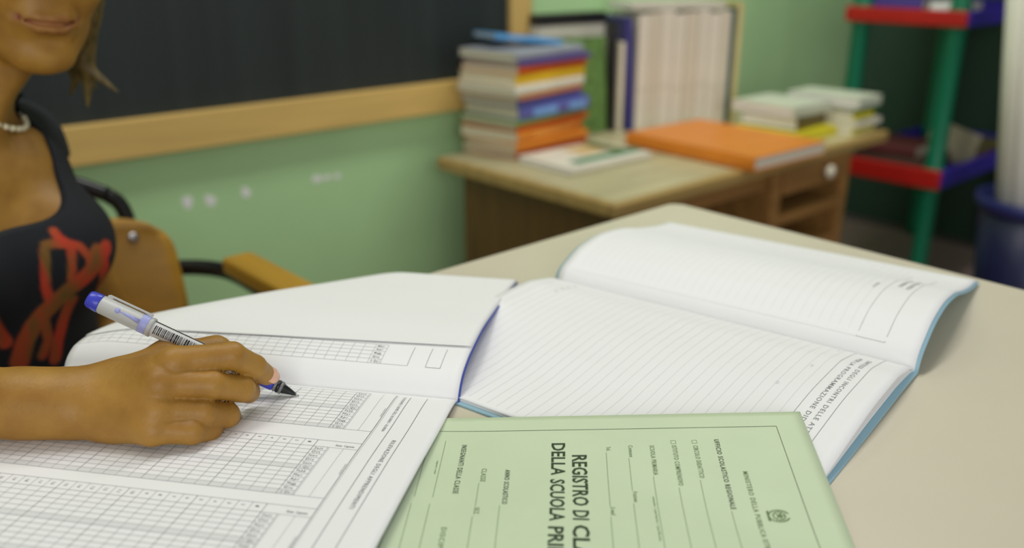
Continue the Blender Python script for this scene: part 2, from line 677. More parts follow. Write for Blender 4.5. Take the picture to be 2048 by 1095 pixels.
dpart('desk_top', DX0 + 0.022, DX1 - 0.022, DY0 + 0.022, DY1, DZ - 0.026, DZ, M_dtop, 0.001)
dpart('front_edge_strip', DX0, DX1, DY0, DY0 + 0.022, DZ - 0.03, DZ + 0.001, M_dedge, 0.006)
dpart('side_edge_strip', DX0, DX0 + 0.022, DY0 + 0.022, DY1, DZ - 0.03, DZ + 0.001, M_dedge, 0.006)
dpart('side_edge_strip', DX1 - 0.022, DX1, DY0 + 0.022, DY1, DZ - 0.03, DZ + 0.001, M_dedge, 0.006)
dpart('side_panel', 1.345, 1.370, 1.20, 1.665, 0.0, DZ - 0.027, M_dside)
dpart('corner_post', 1.342, 1.378, 1.165, 1.20, 0.0, DZ - 0.027, M_dside)
dpart('side_panel', 2.290, 2.330, 1.165, 1.72, 0.0, DZ - 0.027, M_dwood)
dpart('back_panel', 1.371, 2.289, 1.64, 1.655, 0.05, DZ - 0.027, M_dside)
dpart('partition', 1.940, 1.982, 1.165, 1.639, 0.0, DZ - 0.027, M_dwood)
dpart('apron', 1.379, 1.939, 1.185, 1.205, 0.495, DZ - 0.027, M_dwood)
dr = dpart('drawer', 1.986, 2.286, 1.158, 1.178, 0.475, 0.548, M_dwood, 0.004)
dpart('drawer_box', 1.992, 2.280, 1.179, 1.60, 0.478, 0.54, M_dark, 0, dr)
k_ = lathe('knob', [(0.0, 0.0), (0.006, 0.0), (0.006, 0.008), (0.015, 0.014), (0.018, 0.020), (0.014, 0.027), (0.0, 0.030)], M_knob, dr, 20, loc=(2.172 - 1.9, 1.1585 - 1.45, 0.512), rot=(math.pi / 2, 0, 0))
for z in (0.405, 0.30, 0.19, 0.08):
    dpart('shelf', 1.983, 2.289, 1.168, 1.638, z - 0.014, z + 0.014, M_dwood, 0.003)

# ================================================================= plastic shelf unit in the corner
sh = empty('plastic_shelf', (3.05, 1.27, 0), label='plastic shelf unit with green posts, blue trays and red front rails', cat='shelf')
M_gpost = mat('green_plastic', lin(0, 112, 78), rough=0.35, var=0.05)
M_rrail = mat('red_plastic', lin(176, 28, 22), rough=0.4, var=0.05)
M_bshelf = mat('blue_plastic', lin(62, 42, 168), rough=0.4, var=0.05)
SX0, SX1, SY0, SY1 = 2.75, 3.475, 1.09, 1.45


def spart(name, x0, x1, y0, y1, z0, z1, m, bev=0.004, parent=None):
    return box(name, ((x0 + x1) / 2 - 3.05, (y0 + y1) / 2 - 1.27, (z0 + z1) / 2), (x1 - x0, y1 - y0, z1 - z0), m, parent or sh, bev=bev)


for x in (SX0 + 0.035, SX1 - 0.035):
    for y in (SY0 + 0.03, SY1 - 0.03):
        prof = []
        levels = [0.0065, 0.05, 0.368, 0.43, 0.852, 0.90, 1.30, 1.36]
        prof = [(0.030, 0.0065), (0.026, 0.05), (0.026, 0.35), (0.031, 0.366), (0.031, 0.432), (0.026, 0.45), (0.026, 0.835), (0.031, 0.852), (0.031, 0.902), (0.026, 0.92), (0.026, 1.29), (0.030, 1.30), (0.030, 1.36), (0.0, 1.37)]
        lathe('post', prof, M_gpost, sh, 20, loc=(x - 3.05, y - 1.27, 0))
for z0, z1 in ((0.368, 0.428), (0.852, 0.898), (1.30, 1.345)):
    tr = spart('tray', SX0 + 0.012, SX1, SY0 + 0.002, SY1, z0 + 0.008, z0 + 0.022, M_bshelf, 0.003)
    spart('tray_lip', SX0 + 0.02, SX1, SY0 - 0.008, SY0 + 0.002, z0, z1, M_bshelf, 0.004, tr)
    spart('tray_lip', SX0 + 0.02, SX1, SY1, SY1 + 0.008, z0, z1, M_bshelf, 0.004, tr)
    spart('tray_lip', SX1, SX1 + 0.01, SY0 - 0.006, SY1 + 0.006, z0, z1, M_bshelf, 0.004, tr)
    spart('front_rail', SX0 - 0.006, SX0 + 0.012, SY0 - 0.008, SY1 + 0.008, z0, z1, M_rrail, 0.005)

# things on the lower tray
M_brown = mat('brown_card', lin(64, 44, 30), rough=0.7)
M_maroon = mat('maroon_card', lin(84, 30, 28), rough=0.7)
M_cream = mat('cream_paper', lin(222, 214, 190), rough=0.75, var=0.05)
M_pages = mat('page_edges', lin(226, 220, 200), rough=0.85, var=0.07, scale=3, stretch=(2, 2, 400))
M_pages_w = mat('white_page_edges', lin(236, 234, 228), rough=0.85, var=0.05, scale=3, stretch=(2, 2, 400))


def make_book(name, label, cat, loc, rot, L, W, T, cover, pages=None, group=None, board=0.0025, over=0.003, labels=(), rounded=True):
    """Closed book lying flat: spine along local x at y = 0 (facing -y), depth +y, thickness +z. Origin at the spine's near bottom corner."""
    o = empty(name, loc, 0, label, cat, group)
    o.rotation_euler = rot
    bm = bmesh.new()
    bm_box(bm, L / 2, W / 2, board / 2, L, W, board, bev=board * 0.3, seg=1)
    bm_box(bm, L / 2, W / 2, T - board / 2, L, W, board, bev=board * 0.3, seg=1)
    # spine, slightly rounded
    n = 7
    vs = []
    for lay in (0, 1):
        ring = []
        for k in range(n):
            a = math.pi * k / (n - 1)
            bulge = 0.12 * T * math.sin(a) if rounded else 0.0
            ring.append(bm.verts.new((L * lay, -bulge, T * k / (n - 1))))
        inner = [bm.verts.new((L * lay, board, T * k / (n - 1))) for k in range(n)]
        vs.append((ring, inner))
    (r0, i0), (r1, i1) = vs
    for k in range(n - 1):
        bm.faces.new((r0[k], r1[k], r1[k + 1], r0[k + 1]))
        bm.faces.new((i0[k + 1], i1[k + 1], i1[k], i0[k]))
        bm.faces.new((r0[k + 1], i0[k + 1], i0[k], r0[k]))
        bm.faces.new((r1[k], i1[k], i1[k + 1], r1[k + 1]))
    bm.faces.new((r0[0], i0[0], i1[0], r1[0]))
    bm.faces.new((r0[-1], r1[-1], i1[-1], i0[-1]))
    bmobj('cover', bm, cover, o)
    box('page_block', (L / 2, (W - over + board) / 2, T / 2), (L - 2 * over, W - over - board - 0.0004, T - 2 * board - 0.0004), pages or M_pages, o, bev=0.0)
    for (x0, x1, z0, z1, m) in labels:
        bulge = 0.12 * T if rounded else 0.0
        box('spine_label', ((x0 + x1) / 2, -bulge - 0.0003, (z0 + z1) / 2), (x1 - x0, 0.0012, z1 - z0), m, o, bev=0)
    return o


make_book('storage_book', 'thick dark brown book lying flat on the lower shelf tray', 'book', (2.80, 1.40, 0.391), (0, 0, math.radians(-90)), 0.24, 0.20, 0.05, M_brown, M_brown)
make_book('storage_book', 'dark maroon book on top of the brown book on the shelf', 'book', (2.79, 1.41, 0.4415), (0, 0, math.radians(-86)), 0.22, 0.17, 0.035, M_maroon, M_cream)
make_book('storage_magazine', 'pale magazine leaning upright by the near shelf post', 'magazine', (3.02, 1.110, 0.391), (math.radians(90), math.radians(-14), math.radians(90)), 0.16, 0.11, 0.012, mat('drab_paper', lin(176, 166, 140)), M_cream, rounded=False)
make_book('storage_book', 'pinkish grey book lying on the lower shelf tray behind the post', 'book', (3.12, 1.12, 0.391), (0, 0, math.radians(4)), 0.2, 0.15, 0.03, mat('pinkish_card', lin(150, 110, 110)), M_cream)
make_book('storage_book', 'olive book stacked on the pinkish book on the shelf', 'book', (3.13, 1.13, 0.4215), (0, 0, math.radians(-5)), 0.18, 0.14, 0.025, mat('olive_card', lin(110, 104, 60)), M_cream)
make_book('storage_book', 'purple book lying on the upper shelf tray', 'book', (2.80, 1.40, 0.875), (0, 0, math.radians(-90)), 0.16, 0.2, 0.05, mat('purple_card', lin(70, 50, 130)), M_cream)
make_book('storage_book', 'white book lying on the upper shelf tray beside the near post', 'book', (2.80, 1.215, 0.875), (0, 0, math.radians(-90)), 0.09, 0.16, 0.04, mat('white_card', lin(225, 225, 220)), M_cream)

# ----------------------------------------------------------------- blue bin and paper roll
M_bin = mat('dark_blue_plastic', lin(26, 30, 66), rough=0.38, var=0.08)
bn = empty('waste_bin', (2.675, 0.775, 0.006), label='dark blue plastic bin at the right beyond the table', cat='bin')
lathe('bin_body', [(0.115, 0.0), (0.118, 0.004), (0.150, 0.40), (0.146, 0.40), (0.114, 0.010), (0.0, 0.009)], M_bin, bn, 40)
bmr = [(0.1512, 0.382), (0.160, 0.386), (0.164, 0.400), (0.162, 0.416), (0.154, 0.420), (0.147, 0.410), (0.1470, 0.4015)]
lathe('rim', bmr, mat('blue_rim_plastic', lin(38, 42, 100), rough=0.35), bn, 40)
# the roll leans inside the bin
M_roll = mat('white_poster_paper', lin(222, 219, 206), rough=0.6, var=0.04)
sp = []
base, topp = np.array([2.690, 0.780, 0.027]), np.array([2.565, 0.895, 1.28])
ax = nv(topp - base)
x_ = nv(np.cross(ax, (0, 1, 0)))
y_ = np.cross(ax, x_)
turns = []
NT = 90
for k in range(NT + 1):
    a = 2 * math.pi * 2.6 * k / NT
    turns.append((a, 0.068 - 0.0035 * a / (2 * math.pi)))
vs, fs = [], []
for q in (base, topp):
    for a, r in turns:
        vs.append(q + x_ * r * math.cos(a) + y_ * r * math.sin(a))
n = NT + 1
for k in range(NT):
    fs.append((k, k + 1, n + k + 1, n + k))
rl = link('poster_roll', pymesh('poster_roll', vs, fs, True), M_roll)
sm_ = rl.modifiers.new('thickness', 'SOLIDIFY')
sm_.thickness = 0.0008
tag(rl, 'tall white paper roll standing in the blue bin', 'paper roll')

# ================================================================= books on the wooden desk
def cm(name, r, g, b, rough=0.42, var=0.06):
    return mat(name, lin(r, g, b), rough=rough, var=var, scale=14)


B_orange = cm('orange_cover', 224, 134, 40)
B_dorange = cm('deep_orange_cover', 206, 84, 20)
B_yellow = cm('yellow_cover', 226, 184, 30)
B_white = cm('white_cover', 228, 224, 206)
B_blue = cm('blue_violet_cover', 96, 100, 172)
B_lblue = cm('light_blue_print', 120, 168, 226)
B_green = cm('green_cover', 110, 160, 80)
B_grey = cm('grey_blue_cover', 158, 164, 172)
B_purple = cm('purple_cover', 92, 76, 140)
B_sky = cm('sky_blue_cover', 92, 160, 214)
M_pg = mat('grey_cream_page_edges', lin(206, 202, 172), rough=0.85, var=0.10, scale=3, stretch=(2, 2, 300))

stack = [  # thickness, cover, words, spine labels
    (0.020, B_dorange, 'deep orange', ()),
    (0.017, B_orange, 'orange', ()),
    (0.026, B_orange, 'bright orange', ((0.06, 0.24, 0.006, 0.020, cm('pale_orange_print', 240, 160, 70)),)),
    (0.014, B_dorange, 'red-orange', ()),
    (0.011, B_green, 'thin green', ()),
    (0.030, B_blue, 'blue', ((0.05, 0.14, 0.006, 0.024, B_lblue), (0.185, 0.255, 0.006, 0.024, B_lblue))),
    (0.016, B_blue, 'slim blue-violet', ()),
    (0.012, B_orange, 'thin amber', ()),
    (0.020, B_white, 'white', ()),
    (0.022, B_yellow, 'yellow', ()),
    (0.018, B_dorange, 'rust orange', ()),
    (0.013, B_purple, 'purple', ()),
    (0.018, B_grey, 'grey-blue', ()),
]
ordw = ['lowest book of the tall stack on the wooden desk', 'second from the bottom of the tall stack', 'third from the bottom of the tall stack', 'fourth from the bottom of the tall stack', 'fifth from the bottom of the tall stack',
        'with light blue squares on its spine, in the tall stack', 'just above the one with light blue squares, tall stack', 'just below the white book of the tall stack', 'in the upper half of the tall stack, jutting out', 'just above the white book of the tall stack', 'fourth... ', 'second from the top of the tall stack', 'topmost flat book of the tall stack']
ordw[10] = 'third from the top of the tall stack'
zc = DZ + 0.0012
rs = random.Random(3)
for i, (t, m, w, lb) in enumerate(stack):
    t *= 1.06
    ang = math.radians(7 + rs.uniform(-2.5, 2.5))
    dx = rs.uniform(-0.006, 0.006)
    jut = -0.012 if w == 'white' else (0.006 if i % 3 == 0 else 0.0)
    L = 0.27 + rs.uniform(-0.012, 0.01) + (0.015 if w in ('white', 'deep orange') else 0)
    make_book('school_book', w + ' school book ' + ordw[i], 'book', (1.442 + dx + (-0.02 if w == 'white' else 0), 1.572 + jut + rs.uniform(-0.004, 0.004), zc), (0, 0, ang), L, 0.186 + rs.uniform(-0.006, 0.006), t, m, M_pg, group='books of the tall stack', labels=lb, board=0.0011)
    zc += t + 0.0004
make_book('picture_book', 'sky blue thin book lying askew on top of the tall stack', 'book', (1.46, 1.675, zc + 0.0235), (0, math.radians(7), math.radians(-10)), 0.20, 0.11, 0.012, B_sky, M_pg)

# --- upright books behind and to the right of the stack
M_leaf = mat('green_leaf_pattern', lin(96, 132, 66), rough=0.45, var=0.45, scale=60)
M_board = cm('pale_grey_board', 206, 202, 184)
M_black = cm('black_board', 28, 28, 30)
M_navy = cm('navy_board', 62, 60, 130)
M_teal = cm('teal_board', 34, 84, 86)
M_beige = cm('beige_board', 208, 192, 132)
M_spine = mat('white_spine', lin(224, 216, 198), rough=0.5, var=0.06, scale=5, stretch=(1, 1, 1))
M_spine2 = mat('ivory_spine', lin(214, 204, 182), rough=0.5, var=0.06, scale=5)


def upright(name, label, cat, p0, ang, H, W, T, cover, pages=None, group=None, lean=0.0, labels=(), rounded=False):
    """Standing book: spine vertical, facing -y of its own frame turned by ang; p0 is the lower left corner of the spine."""
    o = make_book(name, label, cat, p0, (0, 0, 0), H, W, T, cover, pages, group, labels=labels, rounded=rounded)
    R = Matrix.Rotation(ang, 4, 'Z') @ Matrix.Rotation(lean, 4, 'Y') @ Matrix(((0, 0, 1, 0), (0, 1, 0, 0), (-1, 0, 0, H), (0, 0, 0, 1)))
    R = Matrix.Rotation(ang, 4, 'Z') @ Matrix.Rotation(lean, 4, 'Y') @ Matrix(((0, 0, 1, 0), (0, 1, 0, 0), (-1, 0, 0, 0), (0, 0, 0, 1)))
    off = R @ Vector((H, 0, 0))
    o.matrix_world = Matrix.Translation(Vector(p0) - off) @ R
    return o


ra = math.atan2(-0.128, 0.277)          # direction of the row of registers
rd = np.array([math.cos(ra), math.sin(ra), 0])
p = np.array([1.945, 1.630, DZ + 0.0012])
ths = [0.036, 0.030, 0.042, 0.034, 0.040, 0.030, 0.038, 0.030]
names8 = ['leftmost', 'second from the left', 'third from the left', 'fourth from the left', 'fourth from the right', 'third from the right', 'second from the right', 'rightmost']
for i, t in enumerate(ths):
    tone = M_spine if i % 3 != 1 else M_spine2
    upright('class_binder', 'white-spined binder, %s of the upright white row' % names8[i], 'binder', tuple(p), ra, 0.318 + 0.004 * (i % 3), 0.19, t, tone, M_pages_w, group='white binders standing in a row', labels=((0.20, 0.205, 0.004, t - 0.004, M_board),))
    p = p + rd * (t + 0.0008)
upright('thin_folder', 'dark teal folder standing at the right end of the white row', 'folder', tuple(p), ra, 0.33, 0.19, 0.016, M_teal, M_pages)
p = p + rd * 0.0172
upright('thin_folder', 'beige board standing upright beyond the teal folder', 'folder', tuple(p), ra, 0.345, 0.20, 0.018, M_beige, M_beige)
# flat book across the tops of the binders
make_book('flat_folder', 'pale flat folder lying across the tops of the white binders', 'folder', (1.93, 1.645, DZ + 0.3285), (0, 0, ra), 0.29, 0.18, 0.02, M_board, M_pages_w, rounded=False)
# left of the row
q = np.array([1.945, 1.630, DZ + 0.0012]) - rd * 0.024
upright('thin_folder', 'blue-violet folder standing at the left end of the white row', 'folder', tuple(q), ra, 0.31, 0.19, 0.020, M_navy, M_pages, lean=math.radians(-3.0))
q = q - rd * 0.030
upright('thin_folder', 'slim cream booklet standing left of the blue-violet folder', 'booklet', tuple(q), ra, 0.245, 0.17, 0.016, M_cream, M_cream)
q = q - rd * 0.026
upright('thin_folder', 'black folder standing behind the green leaf-patterned book', 'folder', (q[0] + 0.012, q[1] + 0.004, q[2]), ra, 0.30, 0.05, 0.010, M_black, M_pages)
# green patterned book showing its front cover
o = make_book('patterned_book', 'green leaf-patterned book standing with its cover to the room', 'book', (0, 0, 0), (0, 0, 0), 0.26, 0.165, 0.022, M_leaf, M_cream, rounded=False)
ga = math.radians(-14)
o.matrix_world = Matrix.Translation((1.715, 1.712, DZ + 0.0032)) @ Matrix.Rotation(ga, 4, 'Z') @ Matrix.Rotation(math.radians(-5), 4, 'X') @ Matrix(((0, 1, 0, 0), (0, 0, 1, 0), (1, 0, 0, 0), (0, 0, 0, 1)))
o = make_book('box_file', 'pale grey box file with a black top band, standing behind the patterned book', 'box file', (0, 0, 0), (0, 0, 0), 0.315, 0.245, 0.035, M_board, M_board, rounded=False)
o.matrix_world = Matrix.Translation((1.70, 1.774, DZ + 0.0012)) @ Matrix.Rotation(math.radians(-5), 4, 'Z') @ Matrix(((0, 1, 0, 0), (0, 0, 1, 0), (1, 0, 0, 0), (0, 0, 0, 1)))
box('top_band', (0.305, 0.1225, 0.0175), (0.03, 0.249, 0.039), M_black, o, bev=0.001)
# --- flat books on the desk
o = make_book('exercise_book', 'small white and green picture book lying near the front of the wooden desk', 'book', (1.425, 1.372, DZ + 0.0012), (0, 0, math.radians(-1)), 0.275, 0.185, 0.016, B_white, M_pages_w)
box('cover_band', (0.165, 0.045, 0.0163), (0.235, 0.035, 0.0008), cm('bottle_green_print', 60, 130, 90), o, bev=0)
box('cover_band', (0.175, 0.125, 0.0163), (0.10, 0.08, 0.0008), cm('sand_print', 214, 186, 130), o, bev=0)
box('cover_band', (0.235, 0.12, 0.0163), (0.05, 0.12, 0.0008), cm('olive_print', 120, 124, 70), o, bev=0)
# big orange book: spine towards the left, page edges towards the front right
o = make_book('atlas', 'large orange hardcover book lying flat at the front edge of the wooden desk', 'book', (0, 0, 0), (0, 0, 0), 0.40, 0.30, 0.034, B_orange, M_pages, board=0.004)
o.matrix_world = Matrix.Translation((1.762, 1.112, DZ + 0.0015)) @ Matrix.Rotation(math.radians(88), 4, 'Z') @ Matrix(((1, 0, 0, 0), (0, -1, 0, 0), (0, 0, -1, 0), (0, 0, 0, 1))) @ Matrix.Translation((0, 0, -0.034))

# --- heap of papers and folders at the right end of the desk
B_ylw = cm('lemon_cover', 226, 214, 40)
B_ylw2 = cm('pale_lemon_cover', 224, 214, 110)
B_pale = cm('pale_green_white_cover', 208, 214, 192)
B_dgreen = cm('dark_green_cover', 60, 96, 60)
B_dbrown = cm('umber_cover', 96, 80, 40)
heap = [
    ('folder', 'lemon yellow folder at the bottom of the heap beside the orange book', 0.205, 0.20, 0.022, B_ylw, 2.115, 1.205, 2),
    ('folder', 'pale lemon folder at the bottom right of the paper heap', 0.14, 0.21, 0.018, B_ylw2, 2.335, 1.175, 3),
    ('booklet', 'umber brown booklet in the middle of the paper heap', 0.17, 0.17, 0.030, B_dbrown, 2.145, 1.235, 4),
    ('booklet', 'white booklet low in the right half of the paper heap', 0.13, 0.20, 0.014, B_white, 2.338, 1.165, -2),
    ('booklet', 'bright yellow booklet in the right half of the paper heap', 0.125, 0.19, 0.018, B_ylw, 2.342, 1.18, 2),
    ('booklet', 'dark green booklet under the pale top of the paper heap', 0.13, 0.20, 0.010, B_dgreen, 2.338, 1.175, -3),
    ('booklet', 'pale green-white booklet topping the left half of the heap', 0.19, 0.20, 0.022, B_pale, 2.130, 1.24, -1),
    ('booklet', 'pale booklet topping the right half of the paper heap', 0.135, 0.22, 0.022, B_pale, 2.336, 1.165, 2),
]
zl, zr = DZ + 0.0012, DZ + 0.0012
for nm, lab, L, W, T, m, x, y, a in heap:
    T *= 1.2
    if x < 2.3:
        z, zl = zl, zl + T + 0.0005
    else:
        z, zr = zr, zr + T + 0.0005
    make_book('paper_' + nm, lab, nm, (x, y, z), (0, 0, math.radians(a)), L, W, T, m, M_pages_w, rounded=False, group='heap of papers on the wooden desk')

# ================================================================= teacher's chair
ch = empty('wooden_armchair', (0.225, 1.05, 0.006), label='brown plywood armchair with a black tube frame behind the writing person', cat='chair')
M_ply = wood('honey_plywood', lin(184, 138, 48), stretch=(2, 20, 20), var=0.14, rough=0.38)
M_pad = wood('armrest_wood', lin(188, 146, 50), stretch=(20, 2, 20), var=0.14, rough=0.4)
M_tube = mat('black_tube', lin(22, 23, 25), rough=0.3)
M_rivet = mat('steel_rivet', lin(200, 200, 200), rough=0.25, metallic=0.9)
CX, CY = 0.225, 1.05


def L(p):
    return (p[0] - CX, p[1] - CY, p[2] - 0.006)


# curved backrest: a bent, round-cornered panel
nx_, nz_ = 24, 12
bw, bz0_, bz1_ = 0.212, 0.53, 0.722
vs, fs = [], []
for lay in (0, 1):
    for i in range(nx_ + 1):
        for j in range(nz_ + 1):
            s = -1 + 2 * i / nx_
            t = -1 + 2 * j / nz_
            # squircle corners
            hw = bw * (1 - 0.13 * abs(t) ** 5)
            hz = (bz1_ - bz0_) / 2 * (1 - 0.16 * abs(s) ** 6)
            x = CX + 0.012 + hw * s
            z = (bz0_ + bz1_) / 2 + hz * t
            y = 1.235 - 0.035 * s * s + 0.02 * t + (0.013 if lay else 0)
            vs.append(L((x, y, z)))
nn = (nx_ + 1) * (nz_ + 1)
idx = lambda i, j, l: l * nn + i * (nz_ + 1) + j
for i in range(nx_):
    for j in range(nz_):
        fs.append((idx(i, j, 0), idx(i + 1, j, 0), idx(i + 1, j + 1, 0), idx(i, j + 1, 0)))
        fs.append((idx(i, j + 1, 1), idx(i + 1, j + 1, 1), idx(i + 1, j, 1), idx(i, j, 1)))
for i in range(nx_):
    fs.append((idx(i, 0, 1), idx(i + 1, 0, 1), idx(i + 1, 0, 0), idx(i, 0, 0)))
    fs.append((idx(i, nz_, 0), idx(i + 1, nz_, 0), idx(i + 1, nz_, 1), idx(i, nz_, 1)))
for j in range(nz_):
    fs.append((idx(0, j, 0), idx(0, j + 1, 0), idx(0, j + 1, 1), idx(0, j, 1)))
    fs.append((idx(nx_, j + 1, 0), idx(nx_, j, 0), idx(nx_, j, 1), idx(nx_, j + 1, 1)))
back = link('backrest', pymesh('backrest', vs, fs, True), M_ply, ch)
for x, z in ((0.398, 0.690), (0.398, 0.572), (0.075, 0.690), (0.075, 0.572)):
    s = (x - CX - 0.012) / bw
    y = 1.235 - 0.035 * s * s + 0.02 * ((z - 0.626) / 0.096)
    lathe('rivet', [(0.0085, 0.0), (0.008, 0.002), (0.005, 0.0038), (0.0, 0.0043)], M_rivet, back, 16, loc=L((x, y - 0.0005, z)), rot=(math.pi / 2, 0, 0))
# seat
bm = bmesh.new()
bm_box(bm, 0, 0, 0, 0.42, 0.40, 0.014, bev=0.006)
bmobj('seat', bm, M_ply, ch, loc=L((CX + 0.01, 1.01, 0.425)))
# frame: back uprights joined over the top, legs, arm tubes, wooden pads
for s in (-1, 1):
    x = CX + 0.012 + s * 0.17
    link('back_tube', tube_mesh('back_tube', [L(q_) for q_ in smooth_path([(x, 1.245, 0.012), (x, 1.23, 0.40), (x, 1.248, 0.58), (x, 1.27, 0.71), (x - s * 0.02, 1.276, 0.745)], 6)], 0.011, 12), M_tube, ch)
    xa = CX + 0.012 + s * 0.262
    arm = [(x, 1.252, 0.625), (x + s * 0.05, 1.235, 0.630), (xa, 1.17, 0.632), (xa + s * 0.004, 1.05, 0.632), (xa + s * 0.004, 0.94, 0.630), (xa, 0.885, 0.60), (xa - s * 0.02, 0.87, 0.42), (xa - s * 0.03, 0.86, 0.012)]
    link('arm_tube', tube_mesh('arm_tube', [L(q_) for q_ in smooth_path(arm, 8)], 0.0115, 12), M_tube, ch)
    bm = bmesh.new()
    bm_box(bm, 0, 0, 0, 0.046, 0.205, 0.024, bev=0.006)
    bmobj('armrest', bm, M_pad, ch, loc=L((xa + s * 0.003, 1.03, 0.6555)))
link('top_tube', tube_mesh('top_tube', [L(q_) for q_ in smooth_path([(CX + 0.012 - 0.15, 1.276, 0.745), (CX - 0.08, 1.285, 0.775), (CX + 0.012, 1.287, 0.782), (CX + 0.10, 1.285, 0.775), (CX + 0.012 + 0.15, 1.276, 0.745)], 6)], 0.011, 12), M_tube, ch)
for y in (1.235, 0.862):
    link('cross_tube', tube_mesh('cross_tube', [L((CX + 0.012 - 0.20, y, 0.405)), L((CX + 0.012 + 0.20, y, 0.405))], 0.010, 12), M_tube, ch)
for s in (-1, 1):
    link('seat_tube', tube_mesh('seat_tube', [L((CX + 0.012 + s * 0.165, 1.235, 0.405)), L((CX + 0.012 + s * 0.165, 0.862, 0.405))], 0.010, 12), M_tube, ch)

# ================================================================= registers on the table
M_paper = mat('register_paper', lin(238, 238, 238), rough=0.75, var=0.012, scale=6)
M_paper_back = mat('plain_paper', lin(236, 236, 235), rough=0.75, var=0.012, scale=6)
M_bluecov = mat('blue_cover_card', lin(66, 82, 168), rough=0.5, var=0.05)
M_lbluecov = mat('light_blue_cover_card', lin(152, 190, 206), rough=0.5, var=0.04)
M_greencov = mat('pale_green_cover_card', lin(199, 214, 180), rough=0.6, var=0.02, scale=25)
M_ink = mat('black_ink', lin(58, 58, 60), rough=0.7, var=0.02)
M_ink_g = mat('grey_ink', lin(138, 138, 140), rough=0.7, var=0.02)
M_ink_l = mat('pale_grey_tint', lin(221, 222, 222), rough=0.75, var=0.02)
M_ink_gr = mat('dark_green_ink', lin(38, 58, 24), rough=0.7, var=0.02)
M_ink_gm = mat('faint_green_ink', lin(104, 128, 84), rough=0.7, var=0.02)

O1 = PZ(915, 800, 0.7625)
T1 = nv([-.795, -.607, 0])
G1 = nv([-.607, .795, 0])
far1 = pchip([0, .0036, .010, .017, .042, .077, .137, .20, .250], [.0030, .0085, .0142, .0180, .0228, .0243, .0196, .0115, .0050])
near1 = pchip([0, .007, .02, .049, .10, .18, .245], [.0030, .0052, .0064, .0072, .0098, .0116, .0122])


def S1(a, b):
    a, b = np.asarray(a, float), np.asarray(b, float)
    p = O1[None, :] + a[:, None] * T1[None, :] + b[:, None] * G1[None, :]
    q = np.maximum(0, p[:, 1] - 0.684)
    droop = 0.36 * (np.sqrt(q * q + 0.02 ** 2) - 0.02)
    p[:, 2] = TZ + np.where(a < 0, far1(-a), near1(a)) - droop
    return p


al_far = -np.concatenate([np.linspace(0, .03, 31), np.linspace(.034, .24, 52)])[::-1]
al_near = np.concatenate([np.linspace(0, .03, 21), np.linspace(.036, .24, 35)])
bl1 = np.linspace(0, .318, 54)
r1 = empty('open_register', tuple(O1 + T1 * 0.0 + G1 * 0.16)[:2] + (TZ,), label='open white register with gridded pages that the person writes in', cat='register')
bpy.context.view_layer.update()


def attach(me_name, me, m, root):
    """mesh given in world space, hung under root (an Empty)"""
    ob = link(me_name, me, m, root)
    ob.matrix_parent_inverse = root.matrix_world.inverted()
    return ob


bpy.context.view_layer.update()
def rootinv(root):
    return Matrix.LocRotScale(root.location, root.rotation_euler, root.scale).inverted()


def hang(ob, root):
    ob.parent = root
    ob.matrix_parent_inverse = rootinv(root)
    return ob


pg_near = hang(link('page', slab_mesh('page', S1, al_near, bl1, 0.0, -0.0013), M_paper), r1)
pg_far = hang(link('page', slab_mesh('page', S1, al_far, bl1, 0.0, -0.0022), M_paper), r1)
cov_al = np.concatenate([-np.linspace(.2425, 0, 60), np.linspace(.004, .2385, 40)])
def S1cov(a, b):
    return S1(a, b + np.where(a > 0.001, 0.0035 * (1 - b / .16), 0.0))


hang(link('cover', slab_mesh('cover', S1cov, cov_al, np.linspace(-.0015, .3195, 54), lambda a, b: np.where(a < -0.002, -0.0023, -0.0014), lambda a, b: np.where(a < -0.002, -0.0030, -0.0019)), M_bluecov), r1)


# loose half-turned leaf lying over the far page
def S1leaf(a, b):
    p = S1(a, b)
    e = -a - (0.046 - 0.045 * b)
    p[:, 2] += 0.0004 + 0.0012 * np.exp(-np.maximum(e, 0) / 0.010) * (1 - np.clip(b / .32, 0, 1) ** 2)
    return p


def leaf_mesh():
    # rows follow the slanting free edge
    def S(a, b):                 # a in 0..1 from the free edge to the outer edge
        ed = -(0.046 - 0.045 * b)
        return S1leaf(ed + (-0.241 - ed) * a, b)
    tt_ = np.concatenate([np.linspace(0, .2, 24), np.linspace(.22, 1, 45)])
    return slab_mesh('turned_leaf', S, tt_, np.linspace(0.0, .319, 54), 0.0003, 0.0)


hang(link('turned_leaf', leaf_mesh(), M_paper_back), r1)

# the printed form
ink_d, ink_g, ink_l, ink_t = Ink(S1, 0.00016), Ink(S1, 0.00012), Ink(S1, 0.00008), Ink(S1, 0.00016)
months = ['Sett', 'Ott', 'Nov', 'Dic', 'Genn', '1 Qu', 'Febb', 'Mar', 'Apr', 'Magg', 'Giu', '2 Qu']
B0, BM, BC, BP = .0435, .0635, .0735, .00865
BEND = BC + 28 * BP


